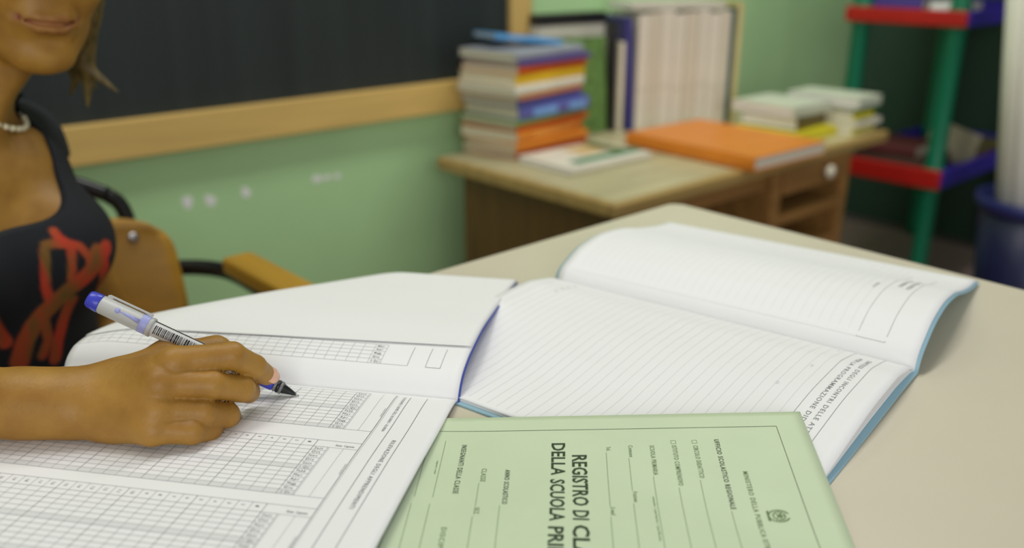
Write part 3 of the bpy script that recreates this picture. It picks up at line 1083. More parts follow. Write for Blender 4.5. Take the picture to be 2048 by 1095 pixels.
def form_block(a0, sgn=1, rows=12, hdr=.0085, rh=.00468, header=True):
    at = a0 + (hdr if header else 0)
    ae = at + rows * rh
    # shaded half-year rows and month column tint
    for rrow in ((5, 11) if rows == 12 else (rows - 1,)):
        ink_l.rect(at + rrow * rh, at + (rrow + 1) * rh, BM, BEND)
    if header:
        ink_g.line(a0, B0, a0, BEND, .00028)
        ink_g.line(at, B0, at, BM, .00022)
    for k in range(rows + 1):
        ink_g.line(at + k * rh, BM, at + k * rh, BEND, .00024 if k % 6 else .00028)
    for k in range(0, 29):
        b = BC + k * BP
        if b > BEND:
            break
        heavy = k % 5 == 0
        (ink_d if heavy else ink_g).line(a0, b, ae, b, .00026 if heavy else .00026)
    ink_g.line(at, BM, ae, BM, .00028)
    ink_g.line(at, BM - .001, ae, BM - .001, .0002)
    ink_g.line(at, .053, ae, .053, .0002)
    ink_g.line(ae, B0, ae, BM, .00026)
    for k in range(rows):
        ink_t.text(months[k] if rows == 12 else months[12 - rows + k], at + k * rh + .0012, BC - .0022, .0020, .0028) if False else None
        # month names read towards +a, one under the other
    for k in range(rows):
        nm = months[k] if rows == 12 else months[12 - rows + k]
        vs, fs, w1 = text_geo(nm, 0.0)
        sy = .0024 / .70
        sx = .0058 / max(w1, 1.6)
        n0 = len(ink_t.v)
        for x, y in vs:
            # rotated: name runs towards -b, tops towards +a ... upright when the register is turned
            ink_t.v.append((at + (k + 1) * rh - .0012 - y * sy, BC - .0018 - x * sx))
        ink_t.f += [tuple(i + n0 for i in reversed(f)) for f in fs]
    if header:
        for k in range(28):
            ink_t.text(str(k + 1), a0 + .0030, BC + (k + .66) * BP, .0022, .0012 if k < 9 else .0024)
        vs, fs, w1 = text_geo('Nome  Cognome', 0.01)
        n0 = len(ink_t.v)
        for x, y in vs:
            ink_t.v.append((a0 + .0062 - y * .0022 / .7, BM - .004 - x * .0125 / w1))
        ink_t.f += [tuple(i + n0 for i in reversed(f)) for f in fs]
    ink_t.text('osservazioni', (a0 + ae) / 2 - .006, B0 + .0016, .0012, .012)


form_block(.0062, header=False)
form_block(.0800)
form_block(.1555)
# lines at the head of the page, with the heading
ink_d.line(.0062, B0, .24, B0, .00036)
ink_g.line(.0062, B0 - .0012, .24, B0 - .0012, .0002)
ink_d.line(.0075, .0325, .24, .0325, .00034)
ink_d.line(.0075, .0202, .24, .0202, .00034)
ink_t.text('RILEVAZIONE DEGLI APPRENDIMENTI', .0715, .0262, .0029, .0800, 0.0)
ink_t.text('COGNOME E NOME DELL\'ALUNNO / ALUNNA', .0085, .0375, .0022, .052, 0.0)
# far page: the strip of its form that shows below the turned leaf
rh = .0046
for k in range(6):
    ink_g.line(-.0172 - k * rh, BM, -.0172 - k * rh, BEND, .00024)
ink_l.rect(-.0172, -.0172 - rh, BM, BEND)
for k in range(29):
    ink_g.line(-.0172, BC + k * BP, -.0172 - 5 * rh, BC + k * BP, .00024)
ink_g.line(-.0172, BM, -.0172 - 5 * rh, BM, .00026)
for b in (B0 - .001, .0285, .0172):
    ink_d.line(-.0172, b, -.0172 - 5 * rh, b, .00030)
ink_d.line(-.0172, .0285, -.0172, .0172, .00030)
ink_g.line(-.0172, BM, -.0172, B0 - .001, .00024)
for k in range(5):
    vs, fs, w1 = text_geo(months[11 - k], 0.01)
    n0 = len(ink_t.v)
    for x, y in vs:
        ink_t.v.append((-.0172 - k * rh - .0012 - y * .0022 / .7, BC - .0018 - x * .0055 / max(w1, 1.6)))
    ink_t.f += [tuple(i + n0 for i in reversed(f)) for f in fs]
for nm, ik, m in (('printed_shading', ink_l, M_ink_l), ('printed_grid', ink_g, M_ink_g), ('printed_ruling', ink_d, M_ink), ('printed_text', ink_t, mat('soft_black_ink', lin(92, 92, 94), rough=0.7, var=0.02))):
    ob = ik.build(nm, m, None)
    hang(ob, r1)['kind'] = 'stuff'

# ----------------------------------------------------------------- second open register
O2 = PZ(1828, 742, 0.762)
g2 = PZ(1112, 558, 0.764) - O2
G2 = nv([g2[0], g2[1], 0])
T2 = np.array([-G2[1], G2[0], 0])
far2 = pchip([0, .0025, .009, .017, .042, .075, .114, .17, .21, .240], [.0022, .0100, .0172, .0215, .0312, .0345, .0305, .0168, .0085, .0048])
near2 = pchip([0, .003, .010, .027, .053, .094, .15, .19, .245], [.0022, .0058, .0088, .0128, .0168, .0165, .0112, .0062, .0040])
near2c = pchip([0, .010, .03, .08, .15, .25], [.0020, .0030, .0034, .0024, .0014, .0012])


def S2xy(a, b):
    a, b = np.asarray(a, float), np.asarray(b, float)
    sh_ = np.where(a > 0, 0.034 * a, 0.0)
    return O2[None, :] + a[:, None] * T2[None, :] + (b + sh_)[:, None] * G2[None, :]


def S2(a, b):
    p = S2xy(a, b)
    lift = 1.0 - 0.10 * np.clip(b / .33, 0, 1)
    p[:, 2] = TZ + np.where(np.asarray(a) < 0, far2(-np.asarray(a)) * lift, near2(np.asarray(a)))
    return p


def S2c(a, b):
    p = S2xy(a, b)
    lift = 1.0 - 0.10 * np.clip(b / .33, 0, 1)
    p[:, 2] = TZ + np.where(np.asarray(a) < 0, np.maximum(far2(-np.asarray(a)) * lift - 0.0016, 0.0012), near2c(np.asarray(a)))
    return p


r2 = empty('open_register', tuple(O2 + G2 * 0.16)[:2] + (TZ,), label='open ruled register with light blue cover near the table corner', cat='register')
al2n = np.concatenate([np.linspace(0, .03, 25), np.linspace(.034, .245, 44)])
al2f = -np.concatenate([np.linspace(0, .03, 25), np.linspace(.034, .24, 46)])[::-1]
bl2 = np.linspace(0, .332, 40)
hang(link('page', slab_mesh('page', S2, al2n, bl2, 0.0, -0.0009), M_paper), r2)
hang(link('page', slab_mesh('page', S2, al2f, bl2, 0.0, -0.0014), M_paper), r2)
# lower leaves of the near half, lying flatter on the cover
def S2low(a, b):
    p = S2xy(a, b)
    a = np.asarray(a)
    p[:, 2] = TZ + near2c(a) + 0.35 * (near2(a) - near2c(a))
    return p


hang(link('lower_leaves', slab_mesh('lower_leaves', S2low, np.linspace(0.002, .2452, 50), np.linspace(.0006, .3325, 30), 0.0, -0.0008), M_paper), r2)
hang(link('cover', slab_mesh('cover', S2c, np.concatenate([al2f * 1.006, np.linspace(.003, .2495, 50)]), np.linspace(-.0030, .335, 30), 0.0, -0.0010), M_lbluecov), r2)
i2d, i2g, i2t = Ink(S2, 0.00016), Ink(S2, 0.00012), Ink(S2, 0.00016)
i2d.line(.006, .0195, .24, .0195, .00034)
i2d.line(.006, .0420, .24, .0420, .00030)
i2t.text('SINTESI DEGLI INCONTRI DELLE ATTIVITÀ', .026, .0280, .0033, .150, 0.004)
i2t.text('PER LA PROGRAMMAZIONE DIDATTICA', .026, .0350, .0033, .148, 0.004)
i2g.line(.004, .320, .24, .320, .0003)
for k in range(1, 34):
    i2g.line(.006, .0420 + .0083 * k, .24, .0420 + .0083 * k, .00022)
for b in (.058, .068):
    i2g.text('09', .066 + (b - .058) * 4, b - .0005, .0028, .004)
i2g.text('n', .014, .0545, .003, .003)
for k in range(4):
    i2g.rect(.022 + .010 * k, .0258 + .010 * k, .294, .2975)
    i2g.rect(.150 + .010 * k, .1538 + .010 * k, .298, .3015)
# far page
i2d.line(-.008, .0260, -.19, .0260, .00034)
i2d.line(-.008, .0480, -.19, .0480, .00030)
i2d.line(-.008, .0260, -.008, .0480, .00030)
i2g.line(-.008, .048, -.008, .320, .0003)
i2t.text('SINTESI DEGLI', -.15, .0340, .0034, .055, 0.015)
i2t.text('PER LA PROG', -.15, .0415, .0034, .050, 0.015)
i2t.text('data', -.10, .0585, .003, .018)
for k in range(1, 33):
    i2g.line(-.010, .0480 + .0083 * k, -.225, .0480 + .0083 * k, .00022)
i2g.line(-.225, .0260, -.225, .320, .0003)
M_rule = mat('ruling_ink', lin(216, 217, 219), rough=0.7, var=0.02)
for nm, ik, m in (('printed_ruling', i2g, M_rule), ('printed_border', i2d, M_ink_g), ('printed_text', i2t, M_ink_g)):
    hang(ik.build(nm, m, None), r2)['kind'] = 'stuff'

# ----------------------------------------------------------------- green closed register
g0 = PZ(1600, 822, .778)
gl_, gr_ = PZ(880, 836, .7645), PZ(1715, 1095, .7640)
LG = nv(gl_ - g0)
nG = nv(np.cross(LG, nv(gr_ - g0)))
SG_ = nv(np.cross(nG, LG))
SG_ = SG_ * np.sign(SG_ @ (gr_ - g0))


def SG(t, s):
    t, s = np.asarray(t, float), np.asarray(s, float)
    p = g0[None, :] + s[:, None] * LG[None, :] + t[:, None] * SG_[None, :]
    zmin = TZ + 0.0032
    h = p[:, 2] - zmin
    p[:, 2] = zmin + 0.5 * (h + np.sqrt(h * h + 0.0012 ** 2)) - 0.0001
    return p


rg = empty('closed_register', tuple(g0 + LG * .15 + SG_ * .1)[:2] + (TZ,), label='pale green closed register with printed cover, lying on the light blue one', cat='register')
hang(link('front_cover', slab_mesh('front_cover', SG, np.linspace(0, .21, 45), np.linspace(0, .300, 40), 0.0, -0.0004), M_greencov), rg)
hang(link('page_block', slab_mesh('page_block', SG, np.linspace(.0006, .2094, 45), np.linspace(.0006, .2994, 40), -0.00045, -0.0017), M_pages_w), rg)
hang(link('back_cover', slab_mesh('back_cover', SG, np.linspace(0, .21, 45), np.linspace(0, .300, 40), -0.00175, -0.00215), M_greencov), rg)
gd, gm = Ink(SG, 0.00015), Ink(SG, 0.00015)
# border
gd.frame(.0160, .194, .0190, .285, .00036)
c_ = .01


def gt(ik, txt, t0, s0, cap, t1, bold=0.01):
    ik.text(txt, t0 * c_, s0 * c_, cap * c_, (t1 - t0) * c_, bold)


gt(gd, 'REGISTRO', 4.30, 15.30, .92, 9.56, 0.022)
gt(gd, 'DI', 10.02, 15.31, .92, 10.94, 0.022)
gt(gd, 'CLASSE', 11.42, 15.33, .92, 16.7, 0.022)
gt(gd, 'DELLA', 3.03, 16.62, .86, 6.44, 0.022)
gt(gd, 'SCUOLA', 6.88, 16.66, .86, 11.12, 0.022)
gt(gd, 'PRIMARIA', 11.64, 16.72, .86, 17.6, 0.022)
gt(gm, 'MINISTERO DELLA PUBBLICA ISTRUZIONE', 6.15, 4.88, .30, 14.6, 0.012)
gt(gd, 'UFFICIO SCOLASTICO REGIONALE', 2.90, 6.14, .30, 9.55, 0.018)
gm.line(.0972, .0614, .185, .0614, .0003)
for s_, t0, nm, t1 in ((7.55, 3.50, 'CIRCOLO DIDATTICO', 6.70), (8.90, 3.46, 'ISTITUTO COMPRENSIVO', 7.38)):
    gm.frame(.0295, .0327, (s_ - .29) * c_, (s_ + .02) * c_, .00025)
    gt(gm, nm, t0, s_, .30, t1)
    gm.line((t1 + .2) * c_, s_ * c_, .185, s_ * c_, .0003)
gt(gm, 'SCUOLA PRIMARIA', 3.42, 10.32, .30, 6.36)
gm.line(.0653, .1034, .185, .1034, .0003)
gt(gm, 'statale / paritaria / parificata', 8.45, 10.58, .15, 12.6)
gt(gm, 'Comune', 3.38, 11.68, .27, 4.57)
gm.line(.047, .1172, .0786, .1172, .0003)
gt(gm, 'Frazione', 7.97, 11.70, .27, 9.0)
gm.line(.0916, .1174, .185, .1174, .0003)
gt(gm, 'Tel.', 3.49, 13.10, .27, 3.92)
gm.line(.041, .1313, .0957, .1313, .0003)
gt(gm, 'E-mail', 9.62, 13.12, .27, 10.36)
gm.line(.1054, .1315, .185, .1315, .0003)
gt(gd, 'ANNO SCOLASTICO', 6.0, 19.50, .31, 9.65, 0.014)
gm.line(.098, .1962, .165, .1962, .0003)
gt(gm, 'CLASSE', 5.95, 20.98, .32, 7.40)
gm.line(.0756, .2104, .0996, .2104, .0003)
gt(gm, 'SEZ.', 10.08, 21.07, .30, 10.80)
gm.line(.1096, .2112, .160, .2112, .0003)
gt(gd, 'INSEGNANTI DELLA CLASSE', 3.24, 22.52, .33, 8.76, 0.012)
gt(gm, 'DISCIPLINE', 12.1, 22.75, .30, 15.2)
for s_ in (23.66, 24.76, 25.86, 26.96, 28.0):
    gm.line(.0277 if s_ < 24 else .0300, s_ * c_, .0922, s_ * c_, .0003)
    gm.line(.0990, (s_ + .08) * c_, .180, (s_ + .08) * c_, .0003)
gt(gm, 'cognome e nome', 5.20, 23.93, .13, 6.72)
# state emblem: star, cog wheel, wreath of leaves and ribbon (tops towards -s)
ec, es = .1013, .0354


def epoly(pts):
    gm.poly([(ec + x, es - y) for x, y in pts])


def ring(cx, cy, r0, r1, n=28, a0=0, a1=2 * math.pi):
    for k in range(n):
        p0, p1 = a0 + (a1 - a0) * k / n, a0 + (a1 - a0) * (k + 1) / n
        epoly([(cx + r0 * math.cos(p0), cy + r0 * math.sin(p0)), (cx + r1 * math.cos(p0), cy + r1 * math.sin(p0)), (cx + r1 * math.cos(p1), cy + r1 * math.sin(p1)), (cx + r0 * math.cos(p1), cy + r0 * math.sin(p1))])


sr = .0030
star = []
for k in range(10):
    a = math.pi / 2 + k * math.pi / 5
    q_ = sr if k % 2 == 0 else sr * .42
    star.append((q_ * math.cos(a), q_ * math.sin(a) + .0006))
for k in range(10):
    epoly([(0, .0006), star[k], star[(k + 1) % 10]])
ring(0, .0002, .0029, .0034)
for k in range(12):
    a = 2 * math.pi * k / 12
    cx_, cy_ = .0037 * math.cos(a), .0002 + .0037 * math.sin(a)
    epoly([(cx_ - .0004, cy_ - .0004), (cx_ + .0004, cy_ - .0004), (cx_ + .0004, cy_ + .0004), (cx_ - .0004, cy_ + .0004)])
for sgn in (-1, 1):
    for k in range(9):
        a = math.radians(-75 + 17 * k)
        cx_, cy_ = sgn * .0048 * math.cos(a), .0058 * math.sin(a)
        da = a + math.radians(62)
        dx, dy = sgn * math.cos(da) * .0013, math.sin(da) * .0013
        epoly([(cx_ - dx, cy_ - dy), (cx_ - dy * .4, cy_ + dx * .4), (cx_ + dx, cy_ + dy), (cx_ + dy * .4, cy_ - dx * .4)])
epoly([(-.0046, -.0052), (.0046, -.0052), (.0040, -.0066), (-.0040, -.0066)])
hang(gd.build('printed_heading', M_ink_gr, None), rg)['kind'] = 'stuff'
hang(gm.build('printed_text', M_ink_gm, None), rg)['kind'] = 'stuff'

# ================================================================= pen
PT = np.array([0.268, 0.525, 0.7668])
PE = DP(177, 596, 0.618)
pd = nv(PE - PT)
PLEN = float(np.linalg.norm(PE - PT))
pen = empty('rollerball_pen', tuple(PT), label='blue rollerball pen with a frosted cap posted on its end, held in the hand', cat='pen')
pq = Vector(pd).to_track_quat('Z', 'Y')
pen.rotation_mode = 'QUATERNION'
# roll so that local +X faces the camera
pz = Vector(pd)
tocam = (Vector((0, 0, CZ)) - Vector(PT)).normalized()
px_ = (tocam - pz * tocam.dot(pz)).normalized()
py_ = pz.cross(px_)
pen.rotation_quaternion = Matrix((px_, py_, pz)).transposed().to_quaternion()
M_pblack = mat('black_pen_plastic', lin(26, 26, 28), rough=0.3)
M_pgrey = mat('grey_pen_ring', lin(120, 120, 122), rough=0.35)
M_pblue = mat('blue_pen_plastic', lin(58, 66, 190), rough=0.3)
M_pclear = mat('milky_pen_barrel', lin(222, 222, 220), rough=0.3, trans=0.15)
M_pcap = mat('frosted_cap', lin(216, 217, 214), rough=0.35, trans=0.35)
M_pcapblue = mat('pale_blue_cap_core', lin(160, 166, 222), rough=0.4)
M_steel2 = mat('pen_steel', lin(180, 180, 180), rough=0.2, metallic=1.0)
lathe('ball_tip', [(0.0003, 0.0), (0.0006, 0.0012), (0.0010, 0.003)], M_steel2, pen, 16)
lathe('nib_cone', [(0.0011, 0.0028), (0.0022, 0.007), (0.0036, 0.0125), (0.0040, 0.0128)], M_pblack, pen, 24)
for z in (0.0140, 0.0162, 0.0184):
    lathe('grip_ring', [(0.0040, z - 0.0011), (0.0047, z - 0.0008), (0.0047, z + 0.0008), (0.0040, z + 0.0011)], M_pgrey if z != 0.0162 else M_pblack, pen, 24)
lathe('grip', [(0.0044, 0.0197), (0.0049, 0.0204), (0.0051, 0.026), (0.0050, 0.046), (0.0052, 0.0475)], M_pblue, pen, 28)
lathe('barrel', [(0.0052, 0.0477), (0.0054, 0.049), (0.0056, 0.060), (0.0056, PLEN - 0.040), (0.0048, PLEN - 0.038)], M_pclear, pen, 28)
# printed bar code: rows of thin bars on the side of the barrel that faces the viewer
rr = random.Random(5)
z = PLEN - 0.084
bars = []
while z < PLEN - 0.050:
    w = rr.choice([0.0003, 0.0005, 0.0008, 0.0011])
    bars.append((z, z + w))
    z += w + rr.choice([0.0005, 0.0008, 0.0012])
vs, fs = [], []


def bar(z0, z1, a0, a1, rad=0.00568, n=6):
    k0 = len(vs)
    for k in range(n + 1):
        a = math.radians(a0 + (a1 - a0) * k / n)
        vs.extend([(rad * math.cos(a), rad * math.sin(a), z0), (rad * math.cos(a), rad * math.sin(a), z1)])
    for k in range(n):
        q_ = k0 + 2 * k
        fs.append((q_, q_ + 2, q_ + 3, q_ + 1))


for z0, z1 in bars:
    bar(z0, z1, -38, 30)
bar(PLEN - 0.094, PLEN - 0.0865, -55, 60)
bar(PLEN - 0.092, PLEN - 0.044, 58, 74)
bar(PLEN - 0.098, PLEN - 0.060, -75, -58)
link('printed_barcode', pymesh('printed_barcode', vs, fs, True), M_pblack, pen)['kind'] = 'stuff'
cap = lathe('cap', [(0.0057, PLEN - 0.048), (0.0068, PLEN - 0.0478), (0.0070, PLEN - 0.046), (0.0066, PLEN - 0.0445), (0.0066, PLEN - 0.010), (0.0060, PLEN - 0.009)], M_pcap, pen, 32)
lathe('cap_end', [(0.0062, PLEN - 0.0092), (0.0066, PLEN - 0.0085), (0.0062, PLEN - 0.0015), (0.0052, PLEN), (0.0, PLEN + 0.0004)], M_pblue, cap, 28)
# clip moulded along the cap, with its ball, and the blue inner core seen through the side
bm = bmesh.new()
bm_box(bm, 0.0, 0.0079, PLEN - 0.028, 0.0042, 0.0016, 0.032, bev=0.0006)
bm_box(bm, 0.0, 0.0070, PLEN - 0.013, 0.0042, 0.0022, 0.004, bev=0.0006)
bmobj('clip', bm, M_pcap, cap)
bm = bmesh.new()
bmesh.ops.create_uvsphere(bm, u_segments=16, v_segments=10, radius=0.0022)
bmobj('inner_core', bm, M_pcapblue, cap, True, loc=(0.0054, 0.0006, PLEN - 0.0225))
link('inner_core', tube_mesh('inner_core', [(0.0058, 0.0006, PLEN - 0.0235), (0.0062, 0.0006, PLEN - 0.032), (0.0062, 0.0, PLEN - 0.0385)], [0.0007, 0.0012, 0.0018], 10), M_pcapblue, cap)
lathe('inner_core', [(0.0067, PLEN - 0.0445), (0.00675, PLEN - 0.044), (0.00675, PLEN - 0.0395), (0.0067, PLEN - 0.039)], M_pcapblue, cap, 28)

# ================================================================= person writing
W0 = np.array([0.166, 1.082])
fx = nv([0.31, -0.95])
lx = np.array([-fx[1], fx[0]])


def BW(lat, fwd, z):
    q_ = W0 + lx * lat + fx * fwd
    return np.array([q_[0], q_[1], z])


MB_ = np.array([[lx[0], fx[0], 0], [lx[1], fx[1], 0], [0, 0, 1.0]])


def torso_prims(F, arms=True):
    F.ell(BW(0, -0.01, 0.53), (0.165, 0.115, 0.105), MB_, 0.04)
    F.ell(BW(0, 0.005, 0.65), (0.122, 0.098, 0.14), MB_, 0.05)
    F.ell(BW(0, 0.012, 0.765), (0.132, 0.100, 0.115), MB_, 0.05)
    F.ell(BW(0.0, 0.012, 0.845), (0.116, 0.072, 0.062), MB_, 0.04)
    for s in (-1, 1):
        F.ell(BW(0.062 * s, 0.085, 0.765), (0.054, 0.050, 0.056), MB_, 0.03)


RSH, LSH = BW(-0.165, -0.005, 0.860), BW(0.124, -0.062, 0.848)
ELB = np.array([-0.040, 0.715, 0.800])
WR = PZ(205, 808, 0.790)

# --- head frame
fh = nv(np.array([0.03, -0.97, -0.20]))
uh0 = np.array([0.0, 0, 1.0]) + 0.16 * _R
uh = nv(uh0 - fh * (uh0 @ fh))
rh_ = np.cross(fh, uh)
HM = np.stack([rh_, fh, uh], 1)
MOUTH = DP(104, 46, 0.86)
H0 = MOUTH - HM @ np.array([0, 0.092, -0.0585])


def HW(x, y, z):
    return H0 + HM @ np.array([x, y, z])


xs = graded([(-0.16, 0.16, 0.005), (0.16, 0.42, 0.0021), (0.42, 0.52, 0.005)])
ys = graded([(0.52, 0.88, 0.006), (0.88, 1.16, 0.0021), (1.16, 1.30, 0.005)])
zs = graded([(-0.01, 0.60, 0.008), (0.60, 0.87, 0.0045), (0.87, 1.24, 0.0021)])
Fb = Field(xs, ys, zs)
torso_prims(Fb)
# shoulders, neck
Fb.cone(RSH, BW(-0.05, -0.02, 0.898), 0.044, 0.034, 0.04)
Fb.cone(LSH, BW(0.05, -0.025, 0.898), 0.040, 0.034, 0.04)
NB = BW(-0.005, -0.012, 0.865)
NT_ = HW(0, -0.012, -0.060)
Fb.cone(NB, NT_, 0.047, 0.044, 0.026)
for s in (-1, 1):      # tendons and collar bones
    Fb.cone(HW(0.030 * s, 0.0, -0.075), BW(0.018 * s, 0.062, 0.862), 0.010, 0.008, 0.022)
    Fb.cone(BW(0.020 * s, 0.066, 0.858), BW(0.080 * s, 0.040, 0.874), 0.008, 0.007, 0.016)
# arms
Fb.cone(RSH, ELB, 0.046, 0.034, 0.03)
Fb.cone(ELB, ELB + nv(WR - ELB) * 0.02, 0.034, 0.033, 0.02)
LEL = BW(0.190, -0.03, 0.575)
Fb.cone(LSH, LEL, 0.042, 0.035, 0.03)
LWR = BW(0.085, 0.205, 0.600)
Fb.cone(LEL, LWR, 0.035, 0.023, 0.02)
Fb.ell(LWR + nv(LWR - LEL) * 0.05, (0.035, 0.05, 0.018), MB_, 0.02)
for k in range(4):
    d_ = nv(nv(LWR - LEL) + 0.28 * (k - 1.5) * np.array([lx[0], lx[1], 0]))
    Fb.cone(LWR + nv(LWR - LEL) * 0.075, LWR + nv(LWR - LEL) * 0.075 + d_ * (0.06 if k in (1, 2) else 0.05), 0.009, 0.007, 0.006)
Fb.cone(LWR + nv(LWR - LEL) * 0.03, LWR + nv(LWR - LEL) * 0.06 - np.array([lx[0], lx[1], 0]) * 0.055, 0.011, 0.008, 0.01)
# legs
hipz = 0.50
for s in (-1, 1):
    hip, knee, ank = BW(0.085 * s, 0.02, 0.505), BW(0.095 * s, 0.385, 0.500), BW(0.095 * s, 0.36, 0.10)
    Fb.cone(hip, knee, 0.075, 0.055, 0.03)
    Fb.cone(knee, ank, 0.052, 0.034, 0.02)
    Fb.cone(ank - np.array([0, 0, 0.055]), ank + np.array([fx[0], fx[1], 0]) * 0.13 - np.array([0, 0, 0.068]), 0.032, 0.024, 0.02)
# head
he = lambda c, r, k, cut=False: Fb.ell(HW(*c), r, HM, k, cut)
hc = lambda p_, q_, r0, r1, k, cut=False: Fb.cone(HW(*p_), HW(*q_), r0, r1, k, cut)
he((0, -0.018, 0.038), (0.073, 0.092, 0.083), 0.02)
he((0, 0.030, -0.018), (0.058, 0.060, 0.078), 0.03)
he((0, 0.030, -0.066), (0.050, 0.052, 0.040), 0.025)
hc((-0.052, 0.0, -0.052), (-0.018, 0.066, -0.098), 0.013, 0.012, 0.022)
hc((0.052, 0.0, -0.052), (0.018, 0.066, -0.098), 0.013, 0.012, 0.022)
he((0, 0.070, -0.097), (0.020, 0.017, 0.016), 0.018)
for s in (-1, 1):
    he((0.036 * s, 0.056, -0.022), (0.024, 0.022, 0.026), 0.022)
    hc((0.012 * s, 0.081, 0.047), (0.045 * s, 0.066, 0.046), 0.007, 0.006, 0.014)
hc((0, 0.086, 0.034), (0, 0.106, -0.018), 0.006, 0.0105, 0.010)
for s in (-1, 1):
    he((0.0115 * s, 0.095, -0.023), (0.0075, 0.010, 0.0065), 0.006)
    he((0.032 * s, 0.090, 0.028), (0.015, 0.012, 0.010), 0.008, True)
    he((0.031 * s, 0.0700, 0.0335), (0.0155, 0.0135, 0.0085), 0.003)
    he((0.031 * s, 0.0690, 0.0175), (0.0150, 0.0125, 0.0060), 0.004)
    he((0.0735 * s, -0.006, 0.000), (0.007, 0.018, 0.031), 0.005)
# mouth: fullness, lips, parting line, corners drawn up a little
he((0, 0.078, -0.058), (0.027, 0.015, 0.017), 0.015)
lipU = [(-0.026, 0.0795, -0.0565), (-0.012, 0.0905, -0.0545), (0, 0.0930, -0.0550), (0.012, 0.0905, -0.0545), (0.026, 0.0795, -0.0565)]
lipL = [(-0.022, 0.0815, -0.0605), (-0.010, 0.0905, -0.0640), (0, 0.0925, -0.0645), (0.010, 0.0905, -0.0640), (0.022, 0.0815, -0.0605)]
part = [(-0.0255, 0.0825, -0.0575), (-0.012, 0.0945, -0.0590), (0, 0.0970, -0.0590), (0.012, 0.0945, -0.0590), (0.0255, 0.0825, -0.0575)]
for pl, ra_, rb_ in ((lipU, 0.0022, 0.0044), (lipL, 0.0028, 0.0056)):
    for i in range(4):
        e0, e1 = (ra_, rb_) if i in (0,) else ((rb_, ra_) if i == 3 else (rb_, rb_))
        hc(pl[i], pl[i + 1], e0, e1, 0.004)
for i in range(4):
    hc(part[i], part[i + 1], 0.0021, 0.0021, 0.0016, True)
he((0, 0.094, -0.078), (0.018, 0.008, 0.006), 0.010, True)
for s in (-1, 1):       # fold from nose to mouth corner
    hc((0.020 * s, 0.098, -0.026), (0.034 * s, 0.083, -0.054), 0.003, 0.003, 0.008, True)
Vb, Qb = Fb.mesh(1)
del Fb

# --- right forearm and hand at finer resolution
px2w = lambda u, v, d: DP(u, v, d)
h_ = 0.00125
Fh = Field(np.arange(-0.09, 0.265, h_), np.arange(0.43, 0.765, h_), np.arange(0.745, 0.862, h_))
WRI, WRP = px2w(222, 768, 0.588), px2w(222, 836, 0.574)
dirA = nv(ELB - WR)
# forearm: slightly flattened
Fh.cone(ELB, WR + dirA * 0.10, 0.033, 0.0252, 0.02)
Fh.cone(WR + dirA * 0.13, WR + dirA * 0.02, 0.0256, 0.0205, 0.02)
Fh.cone(WR + dirA * 0.05, WRI, 0.0160, 0.0128, 0.014)
Fh.cone(WR + dirA * 0.05, WRP, 0.0160, 0.0132, 0.014)
IM, MM, RM, LM = px2w(347, 724, 0.574), px2w(318, 768, 0.566), px2w(312, 820, 0.5635), px2w(306, 858, 0.562)
Fh.cone(WRI, IM * 0.90 + WRI * 0.10, 0.0130, 0.0104, 0.012)
Fh.cone((WRI * 2 + WRP) / 3, MM * 0.90 + WR * 0.10, 0.0130, 0.0106, 0.012)
Fh.cone((WRI + WRP * 2) / 3, RM * 0.90 + WR * 0.10, 0.0130, 0.0104, 0.012)
Fh.cone(WRP, LM * 0.92 + WRP * 0.08, 0.0132, 0.0112, 0.012)
# palm behind the knuckles
Fh.cone(px2w(255, 800, 0.588), px2w(325, 790, 0.586), 0.017, 0.013, 0.012)
Fh.cone(px2w(240, 775, 0.600), px2w(325, 735, 0.606), 0.015, 0.012, 0.012)
Fg = Field(Fh.xs, Fh.ys, Fh.zs)


def finger(joints, radii, k):
    for i in range(len(joints) - 1):
        Fg.cone(joints[i], joints[i + 1], radii[i], radii[i + 1], 0.0008)
    for i in range(1, len(joints) - 1):     # knuckle fullness
        Fg.ell(joints[i], (radii[i] * 1.05,) * 3, None, 0.0012)


idx_j = [IM, px2w(464, 711, 0.589), px2w(508, 733, 0.606), px2w(533, 750, 0.6215)]
mid_j = [MM, px2w(424, 769, 0.577), px2w(484, 777, 0.596), px2w(497, 783, 0.613)]
rin_j = [RM, px2w(408, 824, 0.574), px2w(454, 829, 0.590), px2w(460, 834, 0.606)]
lit_j = [LM, px2w(384, 863, 0.5665), px2w(420, 858, 0.580), px2w(430, 852, 0.592)]
finger(idx_j, [0.0101, 0.0092, 0.0083, 0.0071], 0.008)
finger(mid_j, [0.0097, 0.0091, 0.0086, 0.0080], 0.008)
finger(rin_j, [0.0095, 0.0086, 0.0082, 0.0076], 0.008)
finger(lit_j, [0.0094, 0.0080, 0.0075, 0.0068], 0.008)
Fh.add((slice(None),) * 3, Fg.D, 0.0032)
del Fg
# knuckle bumps on the back of the hand
for j, s in ((IM, 0.0106), (MM, 0.0108), (RM, 0.0104), (LM, 0.0098)):
    Fh.ell(j - _fw * 0.0012 + _R * 0.001, (s,) * 3, None, 0.003)
# thumb on the far side of the pen
th_j = [px2w(258, 764, 0.606), px2w(335, 716, 0.628), px2w(432, 702, 0.643), px2w(498, 740, 0.650)]
for i, (ra_, rb_) in enumerate(((0.0165, 0.0130), (0.0130, 0.0105), (0.0108, 0.0082))):
    Fh.cone(th_j[i], th_j[i + 1], ra_, rb_, 0.012 if i == 0 else 0.005)
Vh, Qh = Fh.mesh(2)
del Fh
V_all = np.vstack([Vb, Vh])
Q_all = np.vstack([Qb, Qh + len(Vb)])
body_me = fast_mesh('body', V_all, Q_all)
